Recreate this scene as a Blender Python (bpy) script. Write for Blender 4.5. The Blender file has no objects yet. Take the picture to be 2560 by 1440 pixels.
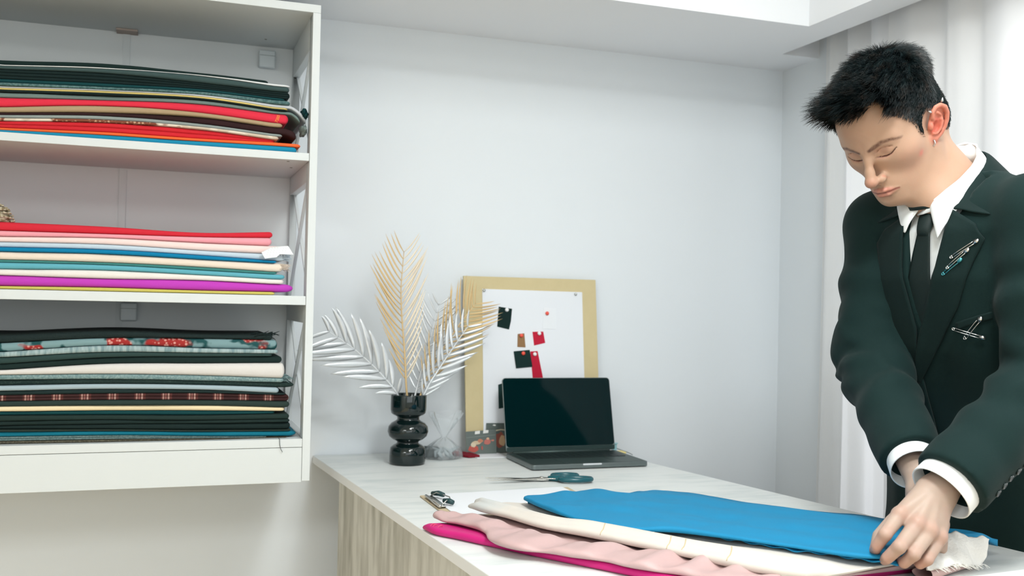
import bpy, bmesh, math, random
import numpy as np
from mathutils import Vector, Matrix
from mathutils.bvhtree import BVHTree
PI = math.pi
SC = bpy.context.scene
COL = SC.collection
random.seed(7)
RNG = np.random.default_rng(7)

# ---------------------------------------------------------------- materials
def lin(c):
    return tuple(((v/255)/12.92 if v/255 <= .04045 else ((v/255+.055)/1.055)**2.4) for v in c)

MATS = {}
def mat(name, rgb, rough=.6, metal=0., spec=.5, bump=None, var=None, sheen=0., alpha=1., trans=0., coat=0., attr=None, aniso=None, sss=0.):
    """rgb in sRGB 0-255. bump=(scale, strength[, (sx,sy,sz)]), var=(scale, rgb2, low, high[, (sx,sy,sz)])"""
    if name in MATS: return MATS[name]
    m = bpy.data.materials.new(name); m.use_nodes = True
    nt = m.node_tree; b = nt.nodes['Principled BSDF']; N = nt.nodes.new; L = nt.links.new
    b.inputs['Base Color'].default_value = (*lin(rgb), 1)
    b.inputs['Roughness'].default_value = rough
    b.inputs['Metallic'].default_value = metal
    b.inputs['Specular IOR Level'].default_value = spec
    if sheen: b.inputs['Sheen Weight'].default_value = sheen; b.inputs['Sheen Roughness'].default_value = .5
    if coat: b.inputs['Coat Weight'].default_value = coat; b.inputs['Coat Roughness'].default_value = .05
    if alpha < 1: b.inputs['Alpha'].default_value = alpha
    if trans: b.inputs['Transmission Weight'].default_value = trans
    if sss:
        b.inputs['Subsurface Weight'].default_value = sss
        b.inputs['Subsurface Radius'].default_value = (1., .35, .2); b.inputs['Subsurface Scale'].default_value = .006
    tc = N('ShaderNodeTexCoord')
    def coords(s):
        if s is None: return tc.outputs['Object']
        mp = N('ShaderNodeMapping'); mp.inputs['Scale'].default_value = s
        L(tc.outputs['Object'], mp.inputs['Vector']); return mp.outputs['Vector']
    src = None
    if attr:
        a = N('ShaderNodeAttribute'); a.attribute_name = attr; src = a.outputs['Color']
        L(src, b.inputs['Base Color'])
    if var:
        n = N('ShaderNodeTexNoise'); n.inputs['Scale'].default_value = var[0]; n.inputs['Detail'].default_value = 6
        L(coords(var[4] if len(var) > 4 else None), n.inputs['Vector'])
        r = N('ShaderNodeMapRange'); r.inputs['From Min'].default_value = var[2]; r.inputs['From Max'].default_value = var[3]
        L(n.outputs['Fac'], r.inputs['Value'])
        x = N('ShaderNodeMix'); x.data_type = 'RGBA'
        L(r.outputs['Result'], x.inputs['Factor'])
        if src: L(src, x.inputs[6])
        else: x.inputs[6].default_value = (*lin(rgb), 1)
        x.inputs[7].default_value = (*lin(var[1]), 1)
        L(x.outputs[2], b.inputs['Base Color'])
    if bump:
        n = N('ShaderNodeTexNoise'); n.inputs['Scale'].default_value = bump[0]; n.inputs['Detail'].default_value = 4
        L(coords(bump[2] if len(bump) > 2 else None), n.inputs['Vector'])
        bp = N('ShaderNodeBump'); bp.inputs['Strength'].default_value = bump[1]; bp.inputs['Distance'].default_value = .002
        L(n.outputs['Fac'], bp.inputs['Height']); L(bp.outputs['Normal'], b.inputs['Normal'])
    MATS[name] = m
    return m

def cloth_mat(name, rgb, rough=.85, **k):
    k.setdefault('bump', (900, .25)); k.setdefault('spec', .25)
    return mat(name, rgb, rough, **k)

# ---------------------------------------------------------------- objects
def props(o, label=None, cat=None, group=None, kind=None):
    if label: o['label'] = label
    if cat: o['category'] = cat
    if group: o['group'] = group
    if kind: o['kind'] = kind
    return o

def empty(name, loc, label, cat, group=None):
    o = bpy.data.objects.new(name, None); COL.objects.link(o); o.location = loc
    o.empty_display_size = .05
    return props(o, label, cat, group)

def link_mesh(name, me, m, parent=None, smooth=True, origin=True):
    o = bpy.data.objects.new(name, me); COL.objects.link(o)
    for x in (m if isinstance(m, (list, tuple)) else [m]):
        me.materials.append(x)
    if smooth is True:
        me.polygons.foreach_set('use_smooth', [True]*len(me.polygons))
    if parent is not None:
        o.parent = parent
        if parent.type == 'EMPTY': o.matrix_parent_inverse = Matrix.Translation(-parent.location)
        elif parent.get('_org'): o.matrix_parent_inverse = Matrix.Translation(-Vector(parent['_org']))
    elif origin and len(me.vertices):
        c = np.empty(len(me.vertices)*3, np.float32); me.vertices.foreach_get('co', c); c = c.reshape(-1, 3)
        p = Vector(((c[:,0].min()+c[:,0].max())/2, (c[:,1].min()+c[:,1].max())/2, float(c[:,2].min())))
        me.transform(Matrix.Translation(-p)); o.location = p; ORG[o.name] = p
    return o
ORG = {}
def child_of(o, parent):
    """parent the mesh o (world coordinates) to a top-level mesh whose origin was moved to its base"""
    o.parent = parent; o.matrix_parent_inverse = Matrix.Translation(-ORG.get(parent.name, Vector()))
    return o

class MB:
    def __init__(s): s.v = []; s.f = []; s.mi = []
    def add(s, v, f, mi=0):
        n = len(s.v); s.v += [tuple(map(float, p)) for p in v]; s.f += [tuple(i+n for i in q) for q in f]; s.mi += [mi]*len(f); return s
    def box(s, a, b, mi=0):
        (x0,y0,z0), (x1,y1,z1) = a, b
        v = [(x0,y0,z0),(x1,y0,z0),(x1,y1,z0),(x0,y1,z0),(x0,y0,z1),(x1,y0,z1),(x1,y1,z1),(x0,y1,z1)]
        return s.add(v, [(0,3,2,1),(4,5,6,7),(0,1,5,4),(1,2,6,5),(2,3,7,6),(3,0,4,7)], mi)
    def obox(s, c, ax, ay, az, mi=0):
        """box with centre and three half-axis vectors"""
        c, ax, ay, az = map(np.array, (c, ax, ay, az)); v = []
        for k in (-1, 1):
            for i, j in ((-1,-1),(1,-1),(1,1),(-1,1)): v.append(c+i*ax+j*ay+k*az)
        return s.add(v, [(0,3,2,1),(4,5,6,7),(0,1,5,4),(1,2,6,5),(2,3,7,6),(3,0,4,7)], mi)
    def prism(s, poly, d, mi=0):
        """closed polygon (3-D points) extruded along vector d"""
        n = len(poly); p = np.array(poly, float); d = np.array(d, float)
        v = list(p)+list(p+d)
        f = [tuple(range(n-1,-1,-1)), tuple(range(n,2*n))]+[(i,(i+1)%n,(i+1)%n+n,i+n) for i in range(n)]
        return s.add(v, f, mi)
    def tube(s, pts, r, n=8, mi=0, cap=True):
        P = np.array(pts, float); m = len(P); r = np.broadcast_to(np.array(r, float), (m,))
        T = np.gradient(P, axis=0); T /= np.linalg.norm(T, axis=1)[:,None]+1e-12
        ref = np.array((0,0,1.)) if abs(T[0][2]) < .9 else np.array((1.,0,0))
        u = np.cross(T[0], ref); u /= np.linalg.norm(u); v = []
        for k in range(m):
            u = u-T[k]*np.dot(u, T[k]); u /= np.linalg.norm(u)+1e-12; w = np.cross(T[k], u)
            for i in range(n):
                a = 2*PI*i/n; v.append(P[k]+r[k]*(math.cos(a)*u+math.sin(a)*w))
        f = [(k*n+i, k*n+(i+1)%n, (k+1)*n+(i+1)%n, (k+1)*n+i) for k in range(m-1) for i in range(n)]
        if cap: f += [tuple(range(n-1,-1,-1)), tuple(range((m-1)*n, m*n))]
        return s.add(v, f, mi)
    def lathe(s, prof, c, n=48, mi=0, axis=(0,0,1)):
        """prof: list of (radius, height) from c along axis"""
        ax = np.array(axis, float); ax /= np.linalg.norm(ax)
        u = np.cross(ax, (0,0,1.) if abs(ax[2]) < .9 else (1.,0,0)); u /= np.linalg.norm(u); w = np.cross(ax, u); c = np.array(c, float)
        v = [c+h*ax+r*(math.cos(2*PI*i/n)*u+math.sin(2*PI*i/n)*w) for r, h in prof for i in range(n)]; m = len(prof)
        f = [(k*n+i, k*n+(i+1)%n, (k+1)*n+(i+1)%n, (k+1)*n+i) for k in range(m-1) for i in range(n)]
        if prof[0][0] > 1e-6: f.append(tuple(range(n-1,-1,-1)))
        if prof[-1][0] > 1e-6: f.append(tuple(range((m-1)*n, m*n)))
        return s.add(v, f, mi)
    def grid(s, P, mi=0, closed_u=False, flip=False):
        P = np.array(P, float); a, b = P.shape[:2]; f = []
        for i in range(a if closed_u else a-1):
            for j in range(b-1):
                q = (i*b+j, ((i+1)%a)*b+j, ((i+1)%a)*b+j+1, i*b+j+1); f.append(q[::-1] if flip else q)
        return s.add(P.reshape(-1,3), f, mi)
    def build(s, name, m, parent=None, smooth=False, bevel=0., sub=0, solid=0., fix=True, seg=2):
        me = bpy.data.meshes.new(name); me.from_pydata(s.v, [], s.f); 
        me.polygons.foreach_set('material_index', s.mi)
        if fix:
            bm = bmesh.new(); bm.from_mesh(me); bmesh.ops.remove_doubles(bm, verts=bm.verts, dist=1e-6)
            bmesh.ops.recalc_face_normals(bm, faces=bm.faces); bm.to_mesh(me); bm.free()
        par_mesh = parent is not None and parent.type != 'EMPTY'
        o = link_mesh(name, me, m, None if par_mesh else parent, smooth, origin=parent is None)
        if par_mesh: child_of(o, parent)
        if solid:
            x = o.modifiers.new('solid', 'SOLIDIFY'); x.thickness = solid; x.offset = 0
        if bevel:
            x = o.modifiers.new('bevel', 'BEVEL'); x.width = bevel; x.segments = seg; x.limit_method = 'ANGLE'; x.angle_limit = .7
            me.polygons.foreach_set('use_smooth', [True]*len(me.polygons))
            w = o.modifiers.new('wn', 'WEIGHTED_NORMAL'); w.keep_sharp = True
        if sub:
            x = o.modifiers.new('sub', 'SUBSURF'); x.levels = sub; x.render_levels = sub
        return o

def vnoise(p, seed=0):
    """smooth value noise, p (N,3) -> (N,) in -1..1"""
    p = np.asarray(p, np.float64); i = np.floor(p).astype(np.int64); f = p-i; f = f*f*(3-2*f)
    def h(a):
        n = (a[:,0]*374761393+a[:,1]*668265263+a[:,2]*2147483647+seed*1274126177) & 0x7fffffff
        n = ((n ^ (n >> 13))*1274126177) & 0x7fffffff; n = n ^ (n >> 16)
        return (n & 0xffff)/32767.5-1
    r = 0
    for dx in (0,1):
        for dy in (0,1):
            for dz in (0,1):
                w = (f[:,0] if dx else 1-f[:,0])*(f[:,1] if dy else 1-f[:,1])*(f[:,2] if dz else 1-f[:,2])
                r = r+w*h(i+np.array((dx,dy,dz)))
    return r
# ---------------------------------------------------------------- camera
cam = bpy.data.cameras.new('camera'); camo = bpy.data.objects.new('camera', cam); COL.objects.link(camo)
cam.sensor_width = 36; cam.lens = 2489/2560*36; cam.clip_start = .02; cam.dof.use_dof = True; cam.dof.focus_distance = 1.88; cam.dof.aperture_fstop = 5.0
camo.matrix_world = Matrix.Translation((0,-2.7,1.32)) @ Matrix.Rotation(-math.radians(19.4),4,'Z') @ Matrix.Rotation(math.radians(90.85),4,'X') @ Matrix.Rotation(math.radians(1.26),4,'Z')
SC.camera = camo

# ---------------------------------------------------------------- setting
M_wall = mat('white_wall_paint', (226,231,235), .75, spec=.3, bump=(60,.05))
M_ceil = mat('white_ceiling_paint', (240,242,245), .8, spec=.2)
M_floor = mat('pale_floor', (222,204,174), .5, var=(6,(212,190,156),.35,.65,(1,8,1)))
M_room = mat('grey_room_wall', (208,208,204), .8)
M_base = mat('white_skirting', (228,230,231), .45)
XL, XR, YF, ZC = -2.3, 1.85, -5.2, 2.55
def struct(name, mb, m, label=None, **k):
    o = mb.build(name, m, **k); o['kind'] = 'structure'
    if label: o['label'] = label
    return o
struct('floor', MB().box((XL-.1,YF-.1,-.06),(XR+.1,.1,0)), M_floor)
struct('wall_back', MB().box((XL-.1,0,0),(XR+.1,.1,ZC+.06)), M_wall)
struct('wall_left', MB().box((XL-.1,YF,0),(XL,0,ZC+.06)), M_room)
fw = MB()
fw.box((XL-.1,YF-.1,0),(-1.7,YF,ZC+.06)).box((1.5,YF-.1,0),(XR+.1,YF,ZC+.06)).box((-1.7,YF-.1,0),(1.5,YF,.95)).box((-1.7,YF-.1,2.35),(1.5,YF,ZC+.06))  # opening added behind the camera to let fill light in
struct('wall_front', fw, M_room)
# the window wall behind the sheer curtain: a wide window opening
wr = MB()
wr.box((XR,YF,0),(XR+.1,0,.55)).box((XR,YF,2.02),(XR+.1,0,ZC+.06)).box((XR,-.36,.55),(XR+.1,0,2.02)).box((XR,YF,.55),(XR+.1,-3.9,2.02))
struct('wall_right', wr, M_wall)
wf = MB()
for y in (-3.88,-2.7,-1.53,-.38): wf.box((XR+.03,y-.03,.55),(XR+.09,y+.03,2.02))
wf.box((XR+.03,-3.9,.55),(XR+.09,-.36,.61)).box((XR+.03,-3.9,1.96),(XR+.09,-.36,2.02))
ff = MB()
for x in (-1.67,-.63,.43,1.47): ff.box((x-.03,YF-.08,.95),(x+.03,YF-.03,2.35))
ff.box((-1.7,YF-.08,.95),(1.5,YF-.03,1.01)).box((-1.7,YF-.08,2.29),(1.5,YF-.03,2.35))
struct('fill_window', ff, mat('white_window_frame',(228,231,232),.4))  # frame of the added, unseen front window that serves the fill light
wfo = struct('window_1', wf, mat('white_window_frame',(228,231,232),.4))
ceil = MB().box((XL-.1,YF-.1,ZC),(XR+.1,.1,ZC+.06))
struct('ceiling', ceil, M_ceil)
ZS = 2.075     # lowered strip running round the room below the ceiling
sf = MB()
sf.box((XL,-.462,ZS),(1.612,0,ZC))                     # along the back wall
sf.box((1.612,YF,ZS),(1.72,-.185,ZC)); sf.box((1.612,-.185,ZS),(XR,0,ZC))
struct('trim_1', sf, M_ceil)
struct('baseboard_back', MB().box((XL,-.014,0),(XR,0,.07)), M_base, bevel=.003)

# ---------------------------------------------------------------- lights
def area(name, loc, rot, sx, sy, power, color=(1,1,1)):
    l = bpy.data.lights.new(name, 'AREA'); l.shape = 'RECTANGLE'; l.size = sx; l.size_y = sy; l.energy = power; l.color = color
    o = bpy.data.objects.new(name, l); COL.objects.link(o); o.location = loc; o.rotation_euler = rot
    return o
def ceiling_lamp(name, x, y, sx, sy, power, label):
    t = empty(name, (x,y,ZC), label, 'ceiling light', 'ceiling light panels')
    MB().box((x-sx/2-.012,y-sy/2-.012,ZC-.02),(x+sx/2+.012,y+sy/2+.012,ZC)).build('housing', mat('lamp_housing',(235,235,235),.5), t, bevel=.003)
    d = mat('lamp_diffuser', (255,255,255), .5); 
    b = d.node_tree.nodes['Principled BSDF']; b.inputs['Emission Color'].default_value = (1,.98,.95,1); b.inputs['Emission Strength'].default_value = 2.
    MB().box((x-sx/2,y-sy/2,ZC-.024),(x+sx/2,y+sy/2,ZC-.0205)).build('diffuser', d, t)
    l = area(name+'_light', (x,y,ZC-.028), (0,0,0), sx, sy, power, (.95,1.,1.))
    return l
ceiling_lamp('ceiling_light', .73, -2.2, .36, .36, 27, 'small square white ceiling panel light above the near end of the cutting table')
ceiling_lamp('ceiling_light', 1.0, -1.65, .6, .6, 10, 'square white ceiling panel light over the table, on the window side')
ceiling_lamp('ceiling_light', -1.55, -3.7, 1.0, 1.0, 52, 'large square ceiling panel light behind the camera, on the cabinet side')
ceiling_lamp('ceiling_light', .95, -4.4, 1.0, 1.0, 8, 'large square ceiling panel light behind the camera, on the window side')
area('front_fill_light', (-.1,YF-.35,1.65), (math.radians(90),0,0), 3.2, 1.5, 35, (.93,.985,1.))  # added fill light outside the made-up front window, flattens the room lighting
area('daylight', (XR+.35,-2.1,1.35), (0,math.radians(90),0), 1.4, 3.4, 27, (.97,.98,1.))
w = bpy.data.worlds.new('world'); SC.world = w; w.use_nodes = True
w.node_tree.nodes['Background'].inputs['Color'].default_value = (.86,.93,1,1); w.node_tree.nodes['Background'].inputs['Strength'].default_value = .6
SC.view_settings.view_transform = 'Standard'; SC.view_settings.look = 'None'; SC.view_settings.gamma = 1; SC.view_settings.exposure = -0.07
SC.view_settings.use_curve_mapping = False
SC.cycles.use_denoising = True
SC.cycles.max_bounces = 8; SC.cycles.diffuse_bounces = 4; SC.cycles.use_adaptive_sampling = True; SC.cycles.adaptive_threshold = .05; SC.cycles.glossy_bounces = 3; SC.cycles.transmission_bounces = 6; SC.cycles.transparent_max_bounces = 12; SC.cycles.caustics_reflective = False; SC.cycles.caustics_refractive = False

# ---------------------------------------------------------------- curtain (sheer, hung in the slot behind the lowered strip)
M_sheer = mat('sheer_white_curtain', (236,236,235), .8, spec=.1)
nt = M_sheer.node_tree; pb = nt.nodes['Principled BSDF']
tl = nt.nodes.new('ShaderNodeBsdfTranslucent'); tl.inputs['Color'].default_value = (*lin((240,240,240)),1)
mx = nt.nodes.new('ShaderNodeMixShader'); mx.inputs[0].default_value = .45
nt.links.new(pb.outputs[0], mx.inputs[1]); nt.links.new(tl.outputs[0], mx.inputs[2]); nt.links.new(mx.outputs[0], nt.nodes['Material Output'].inputs[0])
def curtain(name, y0, y1, x, amp, wl, label, seed, ph=0., flare=0.):
    n = int((y0-y1)/.006); zs = np.linspace(2.30, .03, 28); rs = np.random.default_rng(seed)
    ys = np.linspace(y0, y1, n); phs = np.cumsum(np.clip(1+.45*vnoise(np.stack([ys*9,ys*0,ys*0],1), seed),.3,2))*(y0-y1)/n/wl*2*PI+ph
    P = np.zeros((n, len(zs), 3))
    for k, z in enumerate(zs):
        t = (2.30-z)/2.27; a = amp*(.75+.4*t)
        dx = a*np.sin(phs+.5*np.sin(z*2.1+seed))+.25*a*np.sin(2.3*phs+z)
        P[:,k,0] = x+dx; P[:,k,1] = ys+flare*t*np.clip(1-(y0-ys)/.25,0,1)+.004*np.sin(phs*1.3+z*3); P[:,k,2] = z
    o = MB().grid(P).build(name, M_sheer, smooth=True, fix=False)
    return props(o, label, 'curtain', 'sheer window curtains')
curtain('sheer_curtain', -.292, -.98, 1.792, .015, .085, 'sheer white curtain panel nearest the room corner, its edge behind the person', 3, .4, .03)
curtain('sheer_curtain', -.60, -3.7, 1.752, .012, .15, 'wide sheer white curtain panel hanging in front, behind the head and shoulder of the person', 5, 1.2)

# ---------------------------------------------------------------- wall cabinet
M_cab = mat('white_cabinet_board', (211,216,217), .5, spec=.4, bump=(30,.04,(1,1,10)))
M_raw = mat('raw_board_edge', (196,160,120), .8)
CX0, CX1, CY = -.86, .333, -.38
cab = empty('wall_cabinet', ((CX0+CX1)/2, CY/2, .90), 'white open wall cabinet with two shelves full of folded fabrics', 'cabinet')
MB().box((CX0-.002,CY,1.981),(CX1,0,2.0)).build('top_panel', M_cab, cab, bevel=.0012)
MB().box((CX0,-.008,.90),(CX1-.018,-.001,1.981)).build('back_panel', mat('white_back_board',(222,226,227),.6), cab)
for x0, x1 in ((CX0,CX0+.018),(CX1-.018,CX1)):
    p = MB(); y0, y1 = CY+.045, -.022
    p.box((x0,CY,.90),(x1,y0,1.981)).box((x0,y1,.90),(x1,-.008,1.981))
    for z0, z1 in ((1.905,1.981),(1.592,1.655),(1.262,1.325),(.90,.997)): p.box((x0,y0,z0),(x1,y1,z1))
    p.build('side_frame', M_cab, cab, bevel=.001)
    for z0, z1 in ((1.655,1.905),(1.325,1.592),(.997,1.262)):
        for d in (0, 1):
            a = np.array((0,y1,z1)); b = np.array((0,y0,z0))
            if d: a = np.array((0,y0,z1)); b = np.array((0,y1,z0))
            t = (b-a)/np.linalg.norm(b-a); nrm = np.array((0,-t[2],t[1]))*.014
            xa, xb = (x0+.001, x0+.0088) if d else (x0+.0092, x1-.001)
            # slat clipped to the opening
            q = [a+nrm, a-nrm, b-nrm, b+nrm]
            q = [np.array((xa, min(max(v[1],y0),y1), v[2])) for v in (a+nrm-t*.012, a-nrm-t*.012, b-nrm+t*.012, b+nrm+t*.012)]
            for v in q: v[2] = min(max(v[2],z0-.004),z1+.004)
            MB().prism(q, (xb-xa,0,0)).build('cross_slat', M_cab, cab, bevel=.0008)
for z0, z1 in ((1.637,1.655),(1.304,1.325)):
    MB().box((CX0+.0185,CY+.002,z0),(CX1-.0185,-.009,z1)).build('shelf', M_cab, cab, bevel=.001)
MB().box((CX0+.0185,CY,.978),(CX1-.0185,-.009,.997)).build('bottom_panel', M_cab, cab, bevel=.001)
MB().box((CX0+.0185,CY+.0015,.897),(CX1-.0185,CY+.02,.977)).build('apron', M_cab, cab, bevel=.001)
MB().box((-.107,-.0115,1.0),(-.09,-.0082,1.978)).build('back_seam_strip', mat('seam_strip',(214,219,220),.5), cab)
for bx, bz, bw in ((.247,1.946,.021),(-.076,1.276,.02)):
    b = MB().box((bx-bw,-.028,bz-.023),(bx+bw,-.0085,bz+.023)).build('hanger_cover', mat('white_plastic',(214,222,225),.35), cab, bevel=.004)
    MB().box((bx-bw+.001,-.0292,bz+.008),(bx+bw-.001,-.0282,bz+.009)).build('cover_seam', mat('grey_gap',(150,160,160),.7), b)
MB().box((-.122,-.05,1.976),(-.072,-.0085,1.9805)).build('corner_plate', mat('plate_brown',(176,160,150),.6), cab)
for (sx, sy, sz) in ((.236,-.09,1.981),(.27,-.35,1.637),(.29,-.24,1.637),(-.14,-.3,1.981)):
    MB().lathe([(.0035,0),(.003,-.0008)], (sx,sy,sz-.0002), 10).build('screw', mat('dull_steel',(120,118,112),.4,metal=.6), cab)
# ---------------------------------------------------------------- folded fabrics on the shelves
def smooth_interp(x, xs, ys):
    xs = np.array(xs); ys = np.array(ys); m = np.gradient(ys, xs)
    x = np.clip(x, xs[0], xs[-1]); i = np.clip(np.searchsorted(xs, x)-1, 0, len(xs)-2)
    h = xs[i+1]-xs[i]; t = (x-xs[i])/h
    return (2*t**3-3*t**2+1)*ys[i]+(t**3-2*t**2+t)*h*m[i]+(-2*t**3+3*t**2)*ys[i+1]+(t**3-t**2)*h*m[i+1]

def lobe_profile(n_lobes, k=7):
    """(depth, height) outline of a folded front edge: depth 0 at the crown of a fold, 1 in the crease; height 0..1 upward"""
    out = []
    for i in range(n_lobes):
        for a in np.linspace(-PI/2, PI/2, k):
            c, s = math.cos(a), math.sin(a)
            out.append((1-abs(c)**.75, (i+.5+.5*math.copysign(abs(s)**.85, s))/n_lobes))
    return out

FAB = {}
def folded_fabric(label, cat_group, XS, zb, zt, xend, m, seed, lobes=1, yf=-.352, bulge=None, endr=.010, back=-.05, x0=-.83, name='folded_fabric', tip=None, wob=.0025, tipl=.05):
    n = 84; t = np.linspace(0, 1, n); X = x0+(xend-x0)*(1-(1-t)**1.8)
    B = smooth_interp(X, XS, zb)+.0004; T = smooth_interp(X, XS, zt)
    T = np.maximum(T, B+.0012)
    q = np.stack([X*7, X*0+seed*3.7, X*0], 1)
    Y = yf+wob*vnoise(q, seed)+wob*.5*vnoise(q*2.7, seed+1)
    H = T-B; bd = np.minimum(.45*H/lobes+.0008, .009) if bulge is None else np.full(n, bulge)
    s = np.clip((X-(xend-endr))/endr, 0, 1); shr = np.sqrt(np.clip(1-s**2, .0, 1))*.96+.04
    mid = (B+T)/2; B2 = mid-H/2*shr-0*mid; T2 = mid+H/2*shr
    if tip:
        dr = tip*np.clip((X-(xend-tipl))/tipl,0,1)**1.6; T2 = T2+dr; B2 = B2+dr*1.18
    prof = lobe_profile(lobes); P = []
    for i in range(n):
        ring = [(X[i], Y[i]+bd[i]*d+(1-shr[i])*.012, B2[i]+(T2[i]-B2[i])*h) for d, h in prof]
        ring += [(X[i], -.20, T2[i]), (X[i], back, T2[i]), (X[i], back, B2[i]), (X[i], -.20, B2[i])]
        P.append(ring)
    P = np.array(P); mb = MB(); k = P.shape[1]
    Pc = np.concatenate([P, P[:,:1]], 1); mb.grid(Pc, flip=False)
    mb.f.append(tuple(range(k+1))[:k]); mb.mi.append(0)
    mb.f.append(tuple((n-1)*(k+1)+j for j in range(k))[::-1]); mb.mi.append(0)
    o = mb.build(name, m, smooth=True)
    props(o, label, 'fabric', cat_group)
    def fy(x, z):
        i = int(np.argmin(abs(X-x))); h = min(max((z-B2[i])/max(T2[i]-B2[i],1e-5),0),1); hs = [p[1] for p in prof]; ds = [p[0] for p in prof]
        return Y[i]+bd[i]*float(np.interp(h, hs, ds))
    return o, fy

def floral_mat(name, base, leaf, flower, dot, scale=38):
    m = bpy.data.materials.new(name); m.use_nodes = True; nt = m.node_tree; N = nt.nodes.new; L = nt.links.new
    b = nt.nodes['Principled BSDF']; b.inputs['Roughness'].default_value = .85; b.inputs['Specular IOR Level'].default_value = .2
    tc = N('ShaderNodeTexCoord')
    def noise(sc, off, lo, hi):
        mp = N('ShaderNodeMapping'); mp.inputs['Location'].default_value = (off,off*.7,off*.3); L(tc.outputs['Object'], mp.inputs[0])
        n = N('ShaderNodeTexNoise'); n.inputs['Scale'].default_value = sc; n.inputs['Detail'].default_value = 2; L(mp.outputs[0], n.inputs['Vector'])
        r = N('ShaderNodeMapRange'); r.inputs['From Min'].default_value = lo; r.inputs['From Max'].default_value = hi; L(n.outputs['Fac'], r.inputs[0]); return r.outputs[0]
    def mix(f, a, c):
        x = N('ShaderNodeMix'); x.data_type = 'RGBA'; L(f, x.inputs[0])
        for sck, v in ((x.inputs[6],a),(x.inputs[7],c)):
            if isinstance(v, tuple): sck.default_value = (*lin(v),1)
            else: L(v, sck)
        return x.outputs[2]
    v = N('ShaderNodeTexVoronoi'); v.inputs['Scale'].default_value = scale*5; L(tc.outputs['Object'], v.inputs['Vector'])
    r = N('ShaderNodeMapRange'); r.inputs['From Min'].default_value = .25; r.inputs['From Max'].default_value = .45; L(v.outputs['Distance'], r.inputs[0])
    fl = mix(r.outputs[0], dot, flower)
    c = mix(noise(scale*.9, 3.1, .50, .56), base, leaf)
    c = mix(noise(scale*.45, 8.3, .54, .57), c, fl)
    L(c, b.inputs['Base Color']); return m
def stripe_mat(name, base, bands, period):
    """plaid seen on its folded edge: bands=[(phase, width, colour)]"""
    m = bpy.data.materials.new(name); m.use_nodes = True; nt = m.node_tree; N = nt.nodes.new; L = nt.links.new
    b = nt.nodes['Principled BSDF']; b.inputs['Roughness'].default_value = .85; b.inputs['Specular IOR Level'].default_value = .2
    tc = N('ShaderNodeTexCoord'); sx = N('ShaderNodeSeparateXYZ'); L(tc.outputs['Object'], sx.inputs[0])
    d = N('ShaderNodeMath'); d.operation = 'DIVIDE'; d.inputs[1].default_value = period; L(sx.outputs[0], d.inputs[0])
    cur = None
    for ph, wd, colr in bands:
        a = N('ShaderNodeMath'); a.inputs[1].default_value = 50+ph; L(d.outputs[0], a.inputs[0])
        f = N('ShaderNodeMath'); f.operation = 'FRACT'; L(a.outputs[0], f.inputs[0])
        l = N('ShaderNodeMath'); l.operation = 'LESS_THAN'; l.inputs[1].default_value = wd; L(f.outputs[0], l.inputs[0])
        k = N('ShaderNodeMath'); k.operation = 'MULTIPLY'; k.inputs[1].default_value = .8; L(l.outputs[0], k.inputs[0])
        x = N('ShaderNodeMix'); x.data_type = 'RGBA'; L(k.outputs[0], x.inputs[0])
        if cur is None: x.inputs[6].default_value = (*lin(base),1)
        else: L(cur, x.inputs[6])
        x.inputs[7].default_value = (*lin(colr),1); cur = x.outputs[2]
    L(cur, b.inputs['Base Color']); return m

def text_on(txt, x, z, size, ang, fy, m, parent, name='selvedge_print'):
    cu = bpy.data.curves.new('txt','FONT'); cu.body = txt; cu.size = size; cu.align_x = 'CENTER'; cu.align_y = 'CENTER'; cu.resolution_u = 3
    t = bpy.data.objects.new('txt', cu); COL.objects.link(t)
    dg = bpy.context.evaluated_depsgraph_get(); me = bpy.data.meshes.new_from_object(t.evaluated_get(dg)); bpy.data.objects.remove(t); bpy.data.curves.remove(cu)
    me.name = name; ca, sa = math.cos(ang), math.sin(ang)
    bm = bmesh.new(); bm.from_mesh(me); bmesh.ops.subdivide_edges(bm, edges=[e for e in bm.edges if e.calc_length() > .003], cuts=2)
    for v in bm.verts:
        px = x+v.co.x*ca-v.co.y*sa; pz = z+v.co.x*sa+v.co.y*ca
        v.co = (px, fy(px,pz)-.0006, pz)
    bm.to_mesh(me); bm.free()
    o = bpy.data.objects.new(name, me); COL.objects.link(o); me.materials.append(m); child_of(o, parent); return o

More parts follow.
